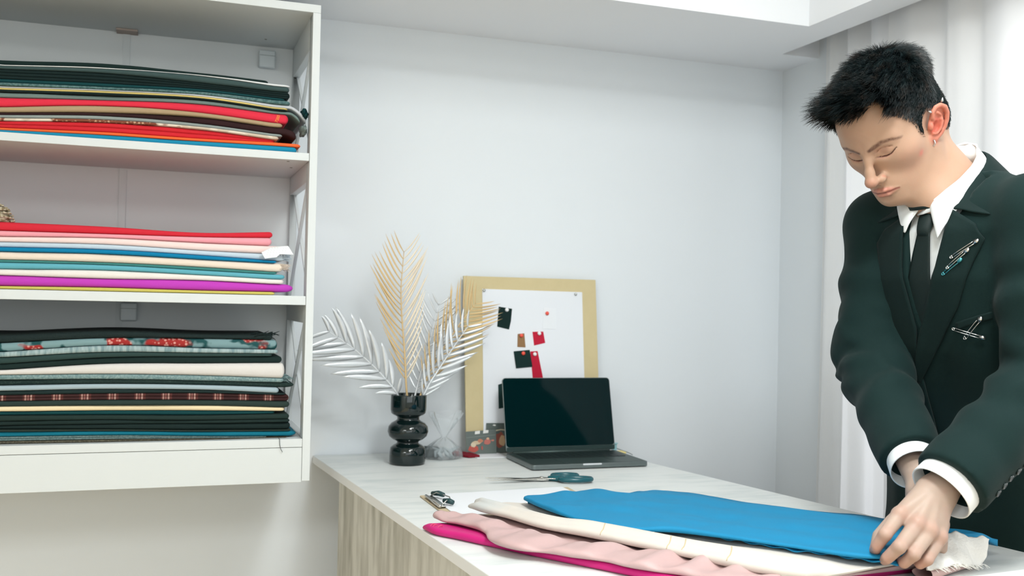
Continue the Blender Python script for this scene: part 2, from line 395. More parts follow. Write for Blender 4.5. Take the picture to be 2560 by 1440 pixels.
TEAL_BLK = (14,34,34)
def C(n, rgb, **k): return cloth_mat('cloth_'+n, rgb, **k)
XT = (-.3302,-.1271,.0894,.2323); GT = 'folded fabrics on the top shelf'
top = [  # colour name, top boundary, end, material, lobes, label
 ((1.6615,1.6664,1.6675,1.6692), .2888, C('azure',(26,140,176)), 1, 'azure blue folded fabric lying lowest on the top shelf'),
 ((1.6673,1.6735,1.6742,1.6776), .2975, C('orange',(246,106,54)), 1, 'thin bright orange folded fabric, second from the bottom of the top shelf'),
 ((1.6815,1.6939,1.6939,1.6841), .2384, C('scarlet',(208,40,50)), 2, 'scarlet folded fabric between the orange and the cream floral one'),
 ((1.6876,1.7001,1.6997,1.6916), .247, floral_mat('cream_floral',(226,214,196),(206,190,170),(128,74,56),(196,160,130),30), 1, 'cream folded fabric with brown flowers above the scarlet one, top shelf'),
 ((1.6936,1.7086,1.7071,1.6976), .2556, C('palegrey',(142,152,150)), 1, 'thin pale grey folded fabric directly above the cream floral one'),
 ((1.6994,1.7163,1.7226,1.7132), .2877, C('maroon',(48,26,28)), 1, 'dark maroon brown folded fabric beneath the tan one'),
 ((1.7104,1.7307,1.7317,1.7227), .255, C('tan',(172,150,118)), 1, 'tan folded fabric beneath the thick crimson one'),
 ((1.7315,1.7435,1.7522,1.7449), .2686, C('crimson',(222,50,72)), 1, 'thick crimson pink folded fabric with yellow digits on its end'),
 ((1.7425,1.7529,1.761,1.7514), .2960, C('midgrey',(112,132,128)), 1, 'grey folded fabric resting on the crimson one, top shelf'),
 ((1.7475,1.7583,1.7642,1.755), .2645, C('darkgreen',TEAL_BLK), 1, 'thin dark green folded fabric under the yellow one, top shelf'),
 ((1.7516,1.7634,1.7686,1.7589), .2664, C('yellow',(220,196,120)), 1, 'thin pale yellow folded fabric on the top shelf'),
 ((1.7557,1.7662,1.773,1.7664), .3095, C('silver',(196,200,206)), 1, 'silvery white folded fabric above the yellow one, sagging over the end of the stack'),
 ((1.7626,1.7724,1.7797,1.7754), .2713, C('slateteal',(66,98,100), var=(220,(96,126,126),.4,.6)), 1, 'flecked slate teal folded fabric on the top shelf'),
 ((1.7708,1.7798,1.7862,1.7808), .2594, C('deepteal',(10,62,66)), 1, 'deep teal folded fabric below the thick black layers, top shelf'),
 ((1.7914,1.8025,1.8002,1.7963), .2708, C('black',TEAL_BLK), 3, 'thick black fabric folded in three layers on the top shelf'),
 ((1.7983,1.8116,1.8149,1.8077), .269, C('charcoal',(58,78,78)), 1, 'dark grey folded fabric with a light upper edge, top shelf'),
 ((1.8005,1.8138,1.8171,1.8125), .2705, C('white',(226,228,230)), 1, 'thin white folded fabric showing as a sliver near the top of the top shelf stack'),
 ((1.8115,1.8245,1.823,1.819), .221, C('jet',(16,38,36)), 1, 'black folded fabric topmost on the top shelf'),
]
zb = (1.6552,1.6552,1.6556,1.6558)
for i, (zt, xe, m, lb, lab) in enumerate(top):
    o, fy = folded_fabric(lab, GT, XT, zb, zt, xe, m, 10+i, lb, yf=-.355+.003*((i*7)%3-1), tip={11:-.027,8:-.016,5:-.010}.get(i), tipl={11:.040,8:.026,5:.030}.get(i,.05))
    if i == 7: text_on('7205', .2435, 1.7335, .0092, math.radians(72), fy, C('print_yellow',(246,178,74)), o)
    zb = zt
XM = (-.3214,-.1183,.0984,.2354); GM = 'folded fabrics on the middle shelf'
midl = [
 ((1.3315,1.3332,1.332,1.3324), .2472, C('mustard',(206,192,98)), 1, 'thin mustard yellow folded fabric lying lowest on the middle shelf'),
 ((1.3545,1.353,1.3548,1.3512), .2893, C('magenta',(190,64,184)), 1, 'thick magenta purple folded fabric with a rounded end, middle shelf'),
 ((1.3677,1.3714,1.3665,1.3623), .2669, C('offwhite',(232,226,220)), 1, 'off-white folded fabric resting on the magenta one'),
 ((1.3814,1.3827,1.3768,1.373), .2687, C('skyteal',(96,170,186)), 1, 'light teal folded fabric above the off-white one, middle shelf'),
 ((1.3874,1.3884,1.3841,1.379), .2518, C('seagreen',(64,128,124)), 1, 'thin sea green folded fabric between light teal and cream'),
 ((1.4047,1.4068,1.4016,1.399), .2645, C('cream',(234,218,202)), 1, 'thick cream folded fabric with a frayed end, middle shelf'),
 ((1.4138,1.4161,1.4104,1.4046), .2497, C('cobalt',(0,122,168)), 1, 'thin bright blue folded fabric resting on the cream one'),
 ((1.4253,1.428,1.4221,1.4207), .2699, C('iceblue',(192,208,220)), 1, 'ice blue folded fabric under the pale blush one'),
 ((1.4368,1.4421,1.4396,1.4386), .2744, C('blush',(240,216,212)), 1, 'pale blush folded fabric under the pink one'),
 ((1.4486,1.4506,1.4528,1.4571), .2373, C('pink',(236,158,170)), 1, 'pink folded fabric beneath the red one, middle shelf'),
 ((1.4678,1.4671,1.463,1.4715), .2399, C('red',(206,42,58)), 1, 'red folded fabric topmost on the middle shelf'),
]
zb = (1.3252,1.3252,1.3254,1.3255)
for i, (zt, xe, m, lb, lab) in enumerate(midl):
    o, fy = folded_fabric(lab, GM, XM, zb, zt, xe, m, 40+i, lb, yf=-.355+.003*((i*5)%3-1), endr=.022 if i == 1 else .009)
    zb = zt
    if i in (5, 7):   # loose frayed threads at the cut end
        f = MB(); rs = random.Random(i)
        for k in range(34):
            z0 = zt[3]-rs.random()*.014; y0 = -.354+rs.random()*.06; l = .006+rs.random()*.012
            f.tube([(xe-.008,y0,z0),(xe+l*.5,y0+rs.uniform(-.004,.004),z0+rs.uniform(-.003,.003)),(xe+l,y0+rs.uniform(-.008,.006),z0+rs.uniform(-.009,.004))], (.0008,.0006,.0003), 4)
        f.build('frayed_threads', m, o, smooth=True)
XB = (-.3128,-.1096,.1072,.2647); GB = 'folded fabrics on the bottom shelf'
plaid = stripe_mat('plaid_cloth', (58,34,34), [(0,.42,(98,54,50)),(-.06,.06,(178,140,130)),(-.16,.05,(150,104,98)),(-.26,.06,(186,150,140))], .0555)
bott = [
 ((1.0034,1.0019,.9994,.9977), .2834, C('olive',(70,66,54), var=(300,(104,100,84),.45,.65)), 1, 'thin olive brown folded fabric lying lowest on the bottom shelf'),
 ((1.0125,1.0112,1.0038,.9998), .238, C('greymarl',(84,108,108), var=(260,(120,140,138),.4,.65)), 2, 'grey marl folded fabric under the bright teal blue one, bottom shelf'),
 ((1.0234,1.0203,1.0143,1.012), .3043, C('petrol',(10,110,132)), 1, 'bright teal blue folded fabric near the bottom of the bottom shelf'),
 ((1.028,1.0245,1.0178,1.0156), .2918, C('mossblack',(36,50,44)), 1, 'thin moss black folded fabric directly on the teal blue one'),
 ((1.0357,1.0355,1.0324,1.0323), .2905, C('black1',(20,38,37)), 1, 'lowest of the three black folded fabrics in a row, bottom shelf'),
 ((1.0453,1.0451,1.0403,1.0398), .2885, C('black2',(24,42,40)), 1, 'middle one of the three black folded fabrics in a row, bottom shelf'),
 ((1.0576,1.0553,1.0511,1.052), .2871, C('black3',(30,48,45)), 1, 'upper one of the three black folded fabrics in a row, bottom shelf'),
 ((1.0658,1.0649,1.0616,1.0583), .2555, C('bottleteal',(8,62,66)), 1, 'dark bottle teal folded fabric under the pale yellow one'),
 ((1.0768,1.0762,1.0733,1.0669), .2764, C('butter',(232,214,176)), 1, 'pale butter yellow folded fabric on the bottom shelf'),
 ((1.0877,1.0881,1.0849,1.0807), .2866, C('graphite',(40,56,52)), 1, 'graphite folded fabric between the butter yellow and the plaid one'),
 ((1.1,1.1022,1.1007,1.0956), .286, plaid, 2, 'brown and pink plaid folded fabric on the bottom shelf'),
 ((1.1096,1.1118,1.1083,1.0992), .2779, C('ink',(26,44,44)), 1, 'ink black folded fabric resting on the plaid one'),
 ((1.1206,1.1231,1.1188,1.1123), .262, C('mistblue',(160,178,186)), 1, 'pale mist blue folded fabric with a rounded end, bottom shelf'),
 ((1.1329,1.1333,1.1281,1.124), .2965, C('blackgreen',(26,44,42), var=(300,(46,64,58),.5,.7)), 1, 'black green folded fabric poking out furthest, above the mist blue one'),
 ((1.1438,1.1446,1.1404,1.1339), .2726, C('tealmarl',(104,132,134), var=(240,(140,162,162),.4,.65)), 1, 'teal grey marl folded fabric under the thick white one'),
 ((1.1534,1.1666,1.1681,1.1688), .2738, C('wool_white',(216,212,208)), 1, 'thick creamy white woollen folded fabric, bottom shelf'),
 ((1.1658,1.1808,1.183,1.1847), .2678, C('black4',(20,40,38)), 1, 'black folded fabric resting on the thick white one'),
 ((1.1808,1.1921,1.1915,1.1906), .2457, C('slate',(44,66,64)), 1, 'slate grey folded fabric under the light checked one'),
 ((1.1918,1.2068,1.2017,1.1996), .2584, C('check',(164,182,184), var=(160,(120,146,150),.4,.65,(1,.05,.2))), 1, 'light grey checked folded fabric under the floral one'),
 ((1.2109,1.2237,1.2239,1.2217), .2564, floral_mat('red_floral',(122,152,156),(34,78,80),(160,48,46),(214,150,140),26), 1, 'grey blue floral folded fabric with red berries, second from the top of the bottom shelf'),
 ((1.2274,1.2379,1.2327,1.2337), .2453, C('soot',(26,40,40), bump=(300,.6)), 1, 'soot black frayed fabric topmost on the bottom shelf'),
]
zb = (.9974,.9974,.9974,.9974)
for i, (zt, xe, m, lb, lab) in enumerate(bott):
    o, fy = folded_fabric(lab, GB, XB, zb, zt, xe, m, 70+i, lb, yf=-.355+.003*((i*5)%3-1), endr=.02 if i in (2,13) else .008)
    zb = zt
    if i == 19: text_on('merraE', .2285, 1.2105, .0085, 0, fy, C('print_teal',(40,100,108)), o)
    if i in (20, 14):
        f = MB(); rs = random.Random(i)
        for k in range(46):
            z0 = zt[3]-rs.random()*.009; y0 = -.354+rs.random()*.08; l = .008+rs.random()*.02; xx = xe-rs.random()*(.05 if i == 20 else .01)
            f.tube([(xx-.01,y0,z0),(xx+l*.5,y0+rs.uniform(-.006,.006),z0+rs.uniform(0,.008)),(xx+l,y0+rs.uniform(-.012,.008),z0+rs.uniform(-.004,.012 if i == 20 else .003))], (.0014,.0011,.0005), 4)
        f.build('frayed_threads', m, o, smooth=True)
    if i == 0:   # loose dark thread hanging over the shelf edge
        MB().tube([(.262,-.372,.9985),(.263,-.3815,.998),(.2635,-.3825,.985),(.266,-.3828,.975),(.27,-.3825,.968)], .0006, 5).build('loose_thread', C('thread_black',(20,34,34)), o, smooth=True)
# crumpled cloth ends stuffed at the end of the top stack
def lump(label, c, r, m, seed, amp=.3, name='fabric_offcut', grp=None):
    bm = bmesh.new(); bmesh.ops.create_icosphere(bm, subdivisions=4, radius=1)
    p = np.array([v.co for v in bm.verts]); nn = vnoise(p*2.1+seed, seed)*amp+vnoise(p*5+seed, seed+3)*amp*.45
    for v, k in zip(bm.verts, nn): v.co = Vector((c[0]+v.co.x*r[0]*(1+k), c[1]+v.co.y*r[1]*(1+k), c[2]+v.co.z*r[2]*(1+k)))
    me = bpy.data.meshes.new(name); bm.to_mesh(me); bm.free()
    return props(link_mesh(name, me, m), label, 'fabric', grp)
lump('crumpled deep teal fabric scrap stuffed at the end of the top shelf stack', (.3055,-.330,1.750), (.0075,.030,.013), C('scrap_teal',(10,58,62)), 4, .35)
lump('small crumpled grey fabric scrap below the deep teal scrap, top shelf', (.3045,-.330,1.7125), (.0085,.032,.012), C('scrap_grey',(128,144,142)), 9, .35)
# paper tag hanging over the middle stack
ed = [(.2135,1.4225),(.2215,1.4085),(.233,1.4105),(.247,1.4125),(.2545,1.4195),(.286,1.4205),(.2735,1.4395),(.262,1.4385),(.25,1.4375),(.235,1.435)]
tag = MB(); tag.prism([(x, -.3665-.004*math.sin((x-.21)*60), z) for x, z in ed], (0,.0006,0))
tg = tag.build('paper_tag', mat('tag_paper',(236,238,240),.7)); props(tg, 'torn white paper tag tucked under the pink fabric on the middle shelf', 'paper tag')
tl_ = MB()
for k in range(7):
    x = .226+k*.0065; zc = 1.4262
    for j in range(4): tl_.obox((x+j*.0012,-.3672-.004*math.sin((x-.21)*60),zc-.009+j*.0055), (.00035,0,.0), (0,.00008,0), (-.0009,0,.0018))
tl_.build('faint_print', mat('faint_ink',(206,212,216),.8), tg)
# straw lace bundle at the frame edge
def straw_bundle():
    rs = random.Random(5); mb = MB(); c = np.array((-.372,-.285,1.4705))
    for k in range(120):
        a = rs.uniform(0, PI*2); h = rs.uniform(0,1); r = .062*math.cos(h*1.35)+.002
        pts = []
        for j in range(6):
            aa = a+j*.16; hh = h+.012*math.sin(j*2.4+k); rr = .062*math.cos(hh*1.35)+.003*math.sin(j*2+k)
            pts.append(c+np.array((rr*math.cos(aa), rr*.75*math.sin(aa), .002+.042*math.sin(min(max(hh,0),1)*1.5))))
        mb.tube(pts, .0022, 5)
    mb.lathe([(.058,0),(.054,.012),(.040,.028),(.02,.038),(.001,.040)], c, 24)
    o = mb.build('straw_lace_bundle', mat('straw_lace',(206,196,170),.85,bump=(200,.6),var=(120,(150,136,100),.45,.62)), smooth=True)
    props(o, 'beige woven straw lace bundle lying on the red fabric, middle shelf', 'straw lace')
straw_bundle()
# ---------------------------------------------------------------- cutting table
ZT = .90
M_top = mat('whitewashed_wood', (221,224,222), .45, spec=.4, var=(5,(200,207,206),.48,.78,(1.6,7,7)), bump=(14,.06,(1,12,12)))
M_edge = mat('table_edge_band', (238,239,239), .4)
M_leg = mat('greywashed_wood', (208,206,196), .6, var=(7,(146,143,128),.42,.76,(3.2,3.2,.7)), bump=(20,.06,(8,8,1)))
BL, FL, FR, BR = (.394,-.006), (.506,-1.50), (1.464,-1.425), (1.188,-.006)
tab = empty('cutting_table', (.9,-.72,0), 'large white-washed wooden cutting table covered with fabrics and tools', 'table')
mb = MB(); q = [BL,FL,FR,BR]
mb.prism([(x,y,ZT-.021) for x,y in q], (0,0,.021), 0)
tt = mb.build('tabletop', [M_top, M_edge], tab)
for p in tt.data.polygons:
    if abs(p.normal.z) < .5: p.material_index = 1
x = tt.modifiers.new('bevel','BEVEL'); x.width = .0015; x.segments = 2
def panel(p0, p1, th, name='side_panel'):
    (x0,y0),(x1,y1) = p0, p1; d = np.array((x1-x0,y1-y0)); d = d/np.linalg.norm(d); n = np.array((-d[1],d[0]))*th
    MB().prism([(x0,y0,0),(x1,y1,0),(x1+n[0],y1+n[1],0),(x0+n[0],y0+n[1],0)], (0,0,ZT-.0212)).build(name, M_leg, tab, bevel=.001)
panel((.418,-.285), (.503,-1.42), .022)
panel((1.395,-1.40), (1.19,-.30), .022)
panel((.45,-.30), (1.16,-.30), .02, 'back_panel')

# ---------------------------------------------------------------- vase with palm leaves
M_glass = mat('black_glazed_ceramic', (8,26,26), .07, spec=.45, coat=.25)
VX, VY = .6085, -.19
prof = [(.0,.001),(.040,.0),(.0455,.003),(.0465,.008),(.0465,.030),(.0445,.042),(.036,.049),(.0285,.0525),(.0275,.056),(.030,.0595),(.040,.064),(.049,.072),(.0525,.0835),(.0505,.096),(.043,.105),(.033,.1105),(.0285,.114),(.0285,.119),(.032,.1235),(.040,.1265),(.0445,.131),(.0462,.140),(.0462,.176),(.0455,.1785),(.0442,.1785),(.0432,.176),(.0432,.142),(.030,.128),(.0,.126)]
vase = MB().lathe(prof, (VX,VY,ZT+.0003), 64).build('bubble_vase', M_glass, smooth=True)
props(vase, 'glossy black bubble-shaped vase holding metallic palm leaves', 'vase')
M_gold = mat('gold_leaf_paint', (214,184,134), .42, metal=.3, bump=(160,.15))
M_champ = mat('champagne_leaf_paint', (232,218,194), .4, metal=.25, bump=(160,.15))
M_silv = mat('silver_leaf_paint', (218,222,225), .32, metal=.35, bump=(160,.15))
def palm(label, cat_group, path, width, m, n, seed, wmax=.012, tilt=.9, side=(1,0,0), lead=.25, droop=.02, name='metallic_palm_leaf', asym=(1,1), start=.18):
    """path: rachis points (3-D); leaflets on both sides, pointing tipward"""
    rs = random.Random(seed); P = np.array(path, float)
    tt = np.linspace(0,1,len(P)); f = lambda t: np.array([np.interp(t,tt,P[:,i]) for i in range(3)])
    fine = np.array([f(t) for t in np.linspace(0,1,40)])
    for _ in range(8): fine[1:-1] = (fine[:-2]+2*fine[1:-1]+fine[2:])/4
    f2 = lambda t: np.array([np.interp(t,np.linspace(0,1,40),fine[:,i]) for i in range(3)])
    st = MB(); st.tube(fine, np.linspace(.0032,.0010,40), 7)
    lf = MB(); sd = np.array(side, float)
    for k in range(n):
        t = start+(1-start)*k/(n-1); b = f2(min(t,1)); T = f2(min(t+.02,1))-f2(max(t-.02,0)); T /= np.linalg.norm(T)
        u = sd-T*np.dot(sd,T); u /= np.linalg.norm(u); nn = np.cross(u,T)
        env = math.sin(PI*min(max((t-start+.10)/(1-start+.18),0),1))**.7
        for sg in (-1,1):
            L = width*env*(asym[0] if sg < 0 else asym[1])*rs.uniform(.88,1.08)+.012
            ang = lead+rs.uniform(-.07,.07)+(1-t)*.12; tw = rs.uniform(-.25,.25)
            d = u*sg*math.cos(ang)+T*math.sin(ang); d = d+nn*rs.uniform(-.12,.22); d /= np.linalg.norm(d)
            wv = np.cross(d,nn); wv = wv*math.cos(tw)+nn*math.sin(tw)
            W = wmax*(.45+.55*env); rows = []
            for i in range(8):
                s = i/7; c = b+d*L*s+T*.30*L*s*s-np.array((0,0,1.))*droop*s*s*(1-.3*t); w = W*.5*(math.sin(PI*min(s*.9+.08,1))**.8)*(1 if i < 7 else .05)
                rows.append([c-wv*w, c+nn*.14*W*(1-s), c+wv*w])
            lf.grid(rows, mi=0 if sg < 0 or not isinstance(m, list) else 1)
    o = lf.build(name, m, smooth=True, fix=False, solid=.0006)
    props(o, label, 'palm leaf', cat_group)
    st.build('stem', m[0] if isinstance(m, list) else m, o, smooth=True); return o
gl = 'metallic palm leaves in the black vase'
vt = lambda dx,dy,z: (VX+dx, VY+dy, ZT+z)
palm('tall upright gold palm leaf rising from the black vase', gl, [vt(.0,.0,.14),vt(-.008,.0,.20),vt(-.012,.004,.28),vt(-.022,.008,.38),vt(-.026,.010,.45),vt(-.019,.012,.545)], .100, [M_gold, M_champ], 20, 1, .0052, lead=.80, droop=-.004, start=.24)
palm('gold palm leaf leaning toward the pin board from the black vase', gl, [vt(.022,.006,.14),vt(.05,.018,.22),vt(.10,.03,.30),vt(.15,.038,.37),vt(.188,.045,.415)], .098, [M_gold, M_gold], 16, 2, .0056, lead=.72, droop=.004, start=.22, side=(.75,0,-.66))
palm('silver palm leaf arching out over the table edge by the cabinet', gl, [vt(-.012,.0,.14),vt(-.035,-.004,.188),vt(-.088,-.010,.245),vt(-.15,-.016,.298),vt(-.212,-.020,.338)], .105, M_silv, 10, 3, .017, lead=.78, droop=.030, start=.2, side=(.6,.0,.8))
palm('silver palm leaf standing behind, between the two gold leaves', gl, [vt(.012,.012,.14),vt(.035,.03,.22),vt(.066,.045,.32),vt(.088,.052,.41)], .080, M_silv, 11, 4, .0085, lead=.75, droop=.012, start=.2)
palm('silver palm leaf crossing in front of the leaning gold leaf', gl, [vt(.018,-.012,.14),vt(.05,-.020,.21),vt(.095,-.024,.28),vt(.148,-.02,.355)], .075, M_silv, 11, 5, .010, lead=.75, droop=.006, start=.16, side=(.7,0,-.7))

# ---------------------------------------------------------------- small things by the wall
tape = MB().lathe([(.0,.0),(.034,.0),(.036,.002),(.036,.020),(.034,.022),(.012,.022),(.012,.020),(.0,.020)], (.690,-.075,ZT+.0003), 40).build('tape_roll', mat('black_rubber',(16,44,44),.5), smooth=False, bevel=.001)
props(tape, 'flat black tape roll lying behind the vase and the plastic bag', 'tape roll')
# clear knotted plastic bag
M_bag = mat('clear_plastic', (236,242,244), .2, spec=.5, trans=.7, alpha=.42, bump=(70,.5))
M_bag.node_tree.nodes['Principled BSDF'].inputs['IOR'].default_value = 1.12
bagc = np.array((.722,-.128,ZT))
prof = [(.0,.0015),(.040,.001),(.0475,.006),(.046,.018),(.036,.034),(.022,.047),(.011,.054),(.0065,.058),(.0085,.063),(.016,.075),(.028,.092),(.038,.106),(.041,.116)]
n = 72; rows = []
for r, h in prof:
    ring = []
    for i in range(n+1):
        a = 2*PI*(i%n)/n; fold = 1+.10*math.sin(a*9+h*40)+.07*math.sin(a*17+1.3+h*90)
        tall = h > .06; rr = r*(fold if h > .004 else 1); h_ = h*(1+.10*math.sin(a*2+1)) if h > .08 else h
        ring.append(bagc+np.array((rr*math.cos(a)*1.05+(.10*(h-.058) if tall else 0), rr*math.sin(a)*(.42 if tall else .8), h_)))
    rows.append(ring)
bag = MB().grid(rows).build('plastic_bag', M_bag, smooth=True); props(bag, 'clear plastic bag tied at the neck standing beside the vase', 'plastic bag')
sc = MB()
for k in range(7):
    a = k*1.1; p0 = bagc+np.array((.022*math.cos(a),.014*math.sin(a),.005)); sc.tube([p0, p0+np.array((.014*math.sin(k),.01*math.cos(2*k),.012)), p0+np.array((.02*math.cos(k*2),.006,.022))], (.004,.005,.0025), 6)
sc.build('contents', mat('frosted_scraps',(206,218,222),.5,alpha=.7), bag, smooth=True)
sk = MB().prism([(.748,-.072,ZT+.0006),(.79,-.135,ZT+.0006),(.823,-.133,ZT+.0006),(.812,-.075,ZT+.0006),(.77,-.045,ZT+.0006)], (0,0,.007)).build('fabric_scrap', C('wine',(118,18,34)), bevel=.002)
props(sk, 'dark wine red fabric scrap at the foot of the pin board', 'fabric')
pp = MB().prism([(.812,-.148,ZT+.0004),(.897,-.146,ZT+.0004),(.897,-.052,ZT+.0004),(.80,-.085,ZT+.0004)], (0,0,.0012)).build('paper_card', mat('white_card',(234,236,240),.6)); props(pp, 'small white card lying in front of the postcards, beside the laptop', 'paper')

# pin board leaning on the wall
M_kraft = mat('kraft_fibreboard', (206,190,148), .75, var=(40,(201,185,142),.3,.8), bump=(120,.1))
bz0, bz1 = ZT+.001, 1.3925
def bp(x, z, off=0.):
    """point on the leaning board's face: x, height, distance out of the face"""
    t = (z-bz0)/(bz1-bz0); y = -.062+t*.040; return (x, y-off, z)
def boardslab(poly, off, th):
    return [bp(x,z,off) for x,z in poly], (0,th,0)
pb_, d_ = boardslab([(.806,bz0),(1.212,bz0),(1.203,bz1),(.798,bz1)], 0, .006)
board = MB().prism(pb_, d_).build('pin_board', M_kraft, bevel=.0008); props(board, 'kraft brown fibreboard pin board leaning against the white wall', 'pin board')
sheet = MB().prism(*boardslab([(.856,.906),(1.166,.906),(1.159,1.3555),(.853,1.3575)], .0012, .0008)).build('paper_sheet', mat('white_sheet',(228,231,236),.6)); props(sheet, 'large white paper sheet pinned to the kraft board', 'paper')
def bxz(px, py):   # board-face position of a swatch corner, from its measured offset on the sheet (cm right of and below the sheet's top corner)
    return (.853+px*.01, 1.3575-py*.01)
def swatch(pts, m, label, pin, pinlabel, off=.0022, name='fabric_swatch', cat='swatch', th=.0012):
    poly = [bxz(*p) for p in pts]
    c = np.mean(poly, 0); rows = []
    o = MB().prism([bp(x,z,off) for x,z in poly], (0,th,0)).build(name, m, bevel=.0004)
    props(o, label, cat, 'swatches on the pin board'); 
    if pin: push_pin(*bxz(pin[0],pin[1]), off, pin[2], pinlabel)
    return o
M_pin = {'white': mat('white_pin_plastic',(240,240,240),.3), 'red': mat('red_pin_plastic',(236,84,66),.3), 'silver': mat('pin_steel',(190,192,190),.25,metal=.9)}
def push_pin(x, z, off, colr, label):
    p = bp(x, z, off)
    r = .0056 if colr != 'silver' else .0042
    pr = [(0,.006),(r*.45,.0059),(r*.8,.0048),(r,.0026),(r*.93,.0008),(r*.5,.0002),(.0006,.0),(.0005,-.003),(0,-.004)]
    o = MB().lathe(pr[::-1], p, 20, axis=(0,-1,.08)).build('push_pin', M_pin[colr], smooth=True)
    return props(o, label, 'push pin', 'push pins on the pin board')
S = 1/8.98   # cm per photo pixel on the board
P_ = lambda x, y: ((x-1209)*S*1.06, (y-723)*S*1.0)
swatch([P_(1250,767),P_(1284,772),P_(1281,803),P_(1276,825),P_(1246,818)], C('sw_black',(12,38,36)), 'black fabric swatch pinned high on the white sheet, alone', (*P_(1270,775),'white'), 'white push pin holding the high black swatch')
swatch([P_(1365,768),P_(1398,769),P_(1397,823),P_(1362,822)], mat('sw_white',(230,233,237),.6), 'white fabric swatch barely visible on the white sheet', (*P_(1374,782),'red'), 'small red push pin holding the white swatch')
swatch([P_(1298,836),P_(1315,834),P_(1318,870),P_(1297,869)], C('sw_brown',(146,112,78)), 'narrow brown fabric swatch on the white sheet', (*P_(1307,840),'red'), 'red push pin holding the brown swatch')
swatch([P_(1336,830),P_(1364,829),P_(1369,858),P_(1340,865)], C('sw_red',(190,32,58)), 'small square red fabric swatch on the white sheet', (*P_(1353,834),'white'), 'white push pin holding the small square red swatch')
swatch([P_(1330,880),P_(1349,879),P_(1363,950),P_(1336,950)], C('sw_red2',(186,28,56)), 'long red fabric swatch hanging down behind the laptop screen', (*P_(1341,887),'white'), 'white push pin holding the long red swatch', off=.0022)
swatch([P_(1287,880),P_(1328,876),P_(1335,919),P_(1293,923)], C('sw_green',(16,44,42)), 'square dark green fabric swatch overlapping the long red one', (*P_(1311,885),'red'), 'red push pin holding the square dark green swatch', off=.0038)
swatch([P_(1248,964),P_(1266,958),P_(1275,1020),P_(1249,1024)], C('sw_dk',(22,50,48)), 'dark green fabric swatch half hidden behind the laptop edge', (*P_(1263,969),'red'), 'red push pin beside the laptop edge, on the half hidden swatch')
push_pin(*bxz(*P_(1213,727)), .0012, 'silver', 'silver push pin at the sheet corner above the palm leaves')
push_pin(*bxz(*P_(1450,731)), .0012, 'silver', 'silver push pin at the sheet corner above the laptop')

# postcards leaning on the board
M_pc = mat('postcard_green', (92,102,98), .4)
def postcard(label, x0, x1, z1a, z1b, y, ly, items, seed):
    def pt(u, v, o=0.): x = x0+(x1-x0)*u; zt = z1a+(z1b-z1a)*u; z = ZT+.002+(zt-ZT-.002)*v; return (x, y+ly*v-o, z)
    o = MB().prism([pt(0,0),pt(1,0),pt(1,1),pt(0,1)], (0,.0008,0)).build('postcard', M_pc); props(o, label, 'postcard', 'postcards leaning on the pin board')
    for i, (kind, pts, colr) in enumerate(items):
        MB().prism([pt(u,v,.0004+.00012*i) for u,v in pts], (0,.0004,0)).build(kind, mat('print_%d_%d_%d'%colr, colr, .4), o)
    return o
def blob(cu, cv, ru, rv, n=12, seed=0):
    r = random.Random(seed); return [(cu+ru*math.cos(2*PI*i/n)*r.uniform(.8,1.15), cv+rv*math.sin(2*PI*i/n)*r.uniform(.8,1.15)) for i in range(n)]
postcard('dark postcard with a pale arc, standing behind the other one beside the laptop', .862, .956, .984, .982, -.0665, .004, [
  ('print_figure', blob(.42,.42,.17,.28,14,1), (150,84,70)), ('print_figure', blob(.5,.4,.10,.2,14,2), (200,166,130)),
  ('print_arc', [(.1,.66),(.25,.76),(.45,.80),(.6,.78),(.6,.74),(.45,.76),(.26,.72),(.12,.63)], (206,196,170)), ('print_spot', blob(.25,.93,.05,.025,10,3), (226,226,220))], 1)
postcard('postcard with red and cream figures and two white squares, leaning on the pin board', .800, .888, .962, .967, -.080, .010, [
  ('print_square', [(.30,.86),(.46,.87),(.47,1.0),(.31,.99)], (222,222,218)), ('print_square', [(.57,.87),(.74,.88),(.75,1.0),(.58,1.0)], (222,222,218)),
  ('print_line', [(.02,.74),(.98,.78),(.98,.765),(.02,.725)], (130,138,132)),
  ('print_figure', blob(.24,.24,.18,.16,14,4), (176,76,64)), ('print_figure', blob(.34,.48,.16,.09,14,5), (196,176,146)), ('print_figure', blob(.24,.40,.10,.10,14,8), (206,192,166)),
  ('print_figure', blob(.47,.56,.09,.08,14,6), (184,120,92)), ('print_figure', blob(.70,.50,.12,.13,14,7), (184,104,94)), ('print_figure', blob(.72,.64,.05,.05,12,9), (202,164,136)), ('print_figure', blob(.88,.55,.05,.04,12,10), (190,124,110)), ('print_figure', blob(.52,.25,.025,.09,10,11), (180,80,70))], 2)

# ---------------------------------------------------------------- laptop
M_alu = mat('space_grey_aluminium', (116,126,126), .38, metal=.85)
M_dkalu = mat('laptop_deck', (60,76,74), .45, metal=.5)
M_key = mat('laptop_keys', (8,18,18), .5)
lx0, lx1, ly0, ly1 = .872, 1.2075, -.366, -.158
lap = empty('laptop', ((lx0+lx1)/2,(ly0+ly1)/2,ZT), 'open grey laptop with a black blank screen in front of the pin board', 'laptop')
def rrect(x0,y0,x1,y1,r,k=6):
    out = []
    for cx, cy, a0 in ((x1-r,y1-r,0),(x0+r,y1-r,PI/2),(x0+r,y0+r,PI),(x1-r,y0+r,3*PI/2)):
        out += [(cx+r*math.cos(a0+PI/2*i/k), cy+r*math.sin(a0+PI/2*i/k)) for i in range(k+1)]
    return out
MB().prism([(x,y,ZT+.0022) for x,y in rrect(lx0,ly0,lx1,ly1,.010)], (0,0,.0125)).build('base', M_alu, lap, bevel=.0016)
MB().prism([(x,y,ZT+.0149) for x,y in rrect(lx0+.004,ly0+.004,lx1-.004,ly1-.012,.007)], (0,0,.0003)).build('deck', M_dkalu, lap)
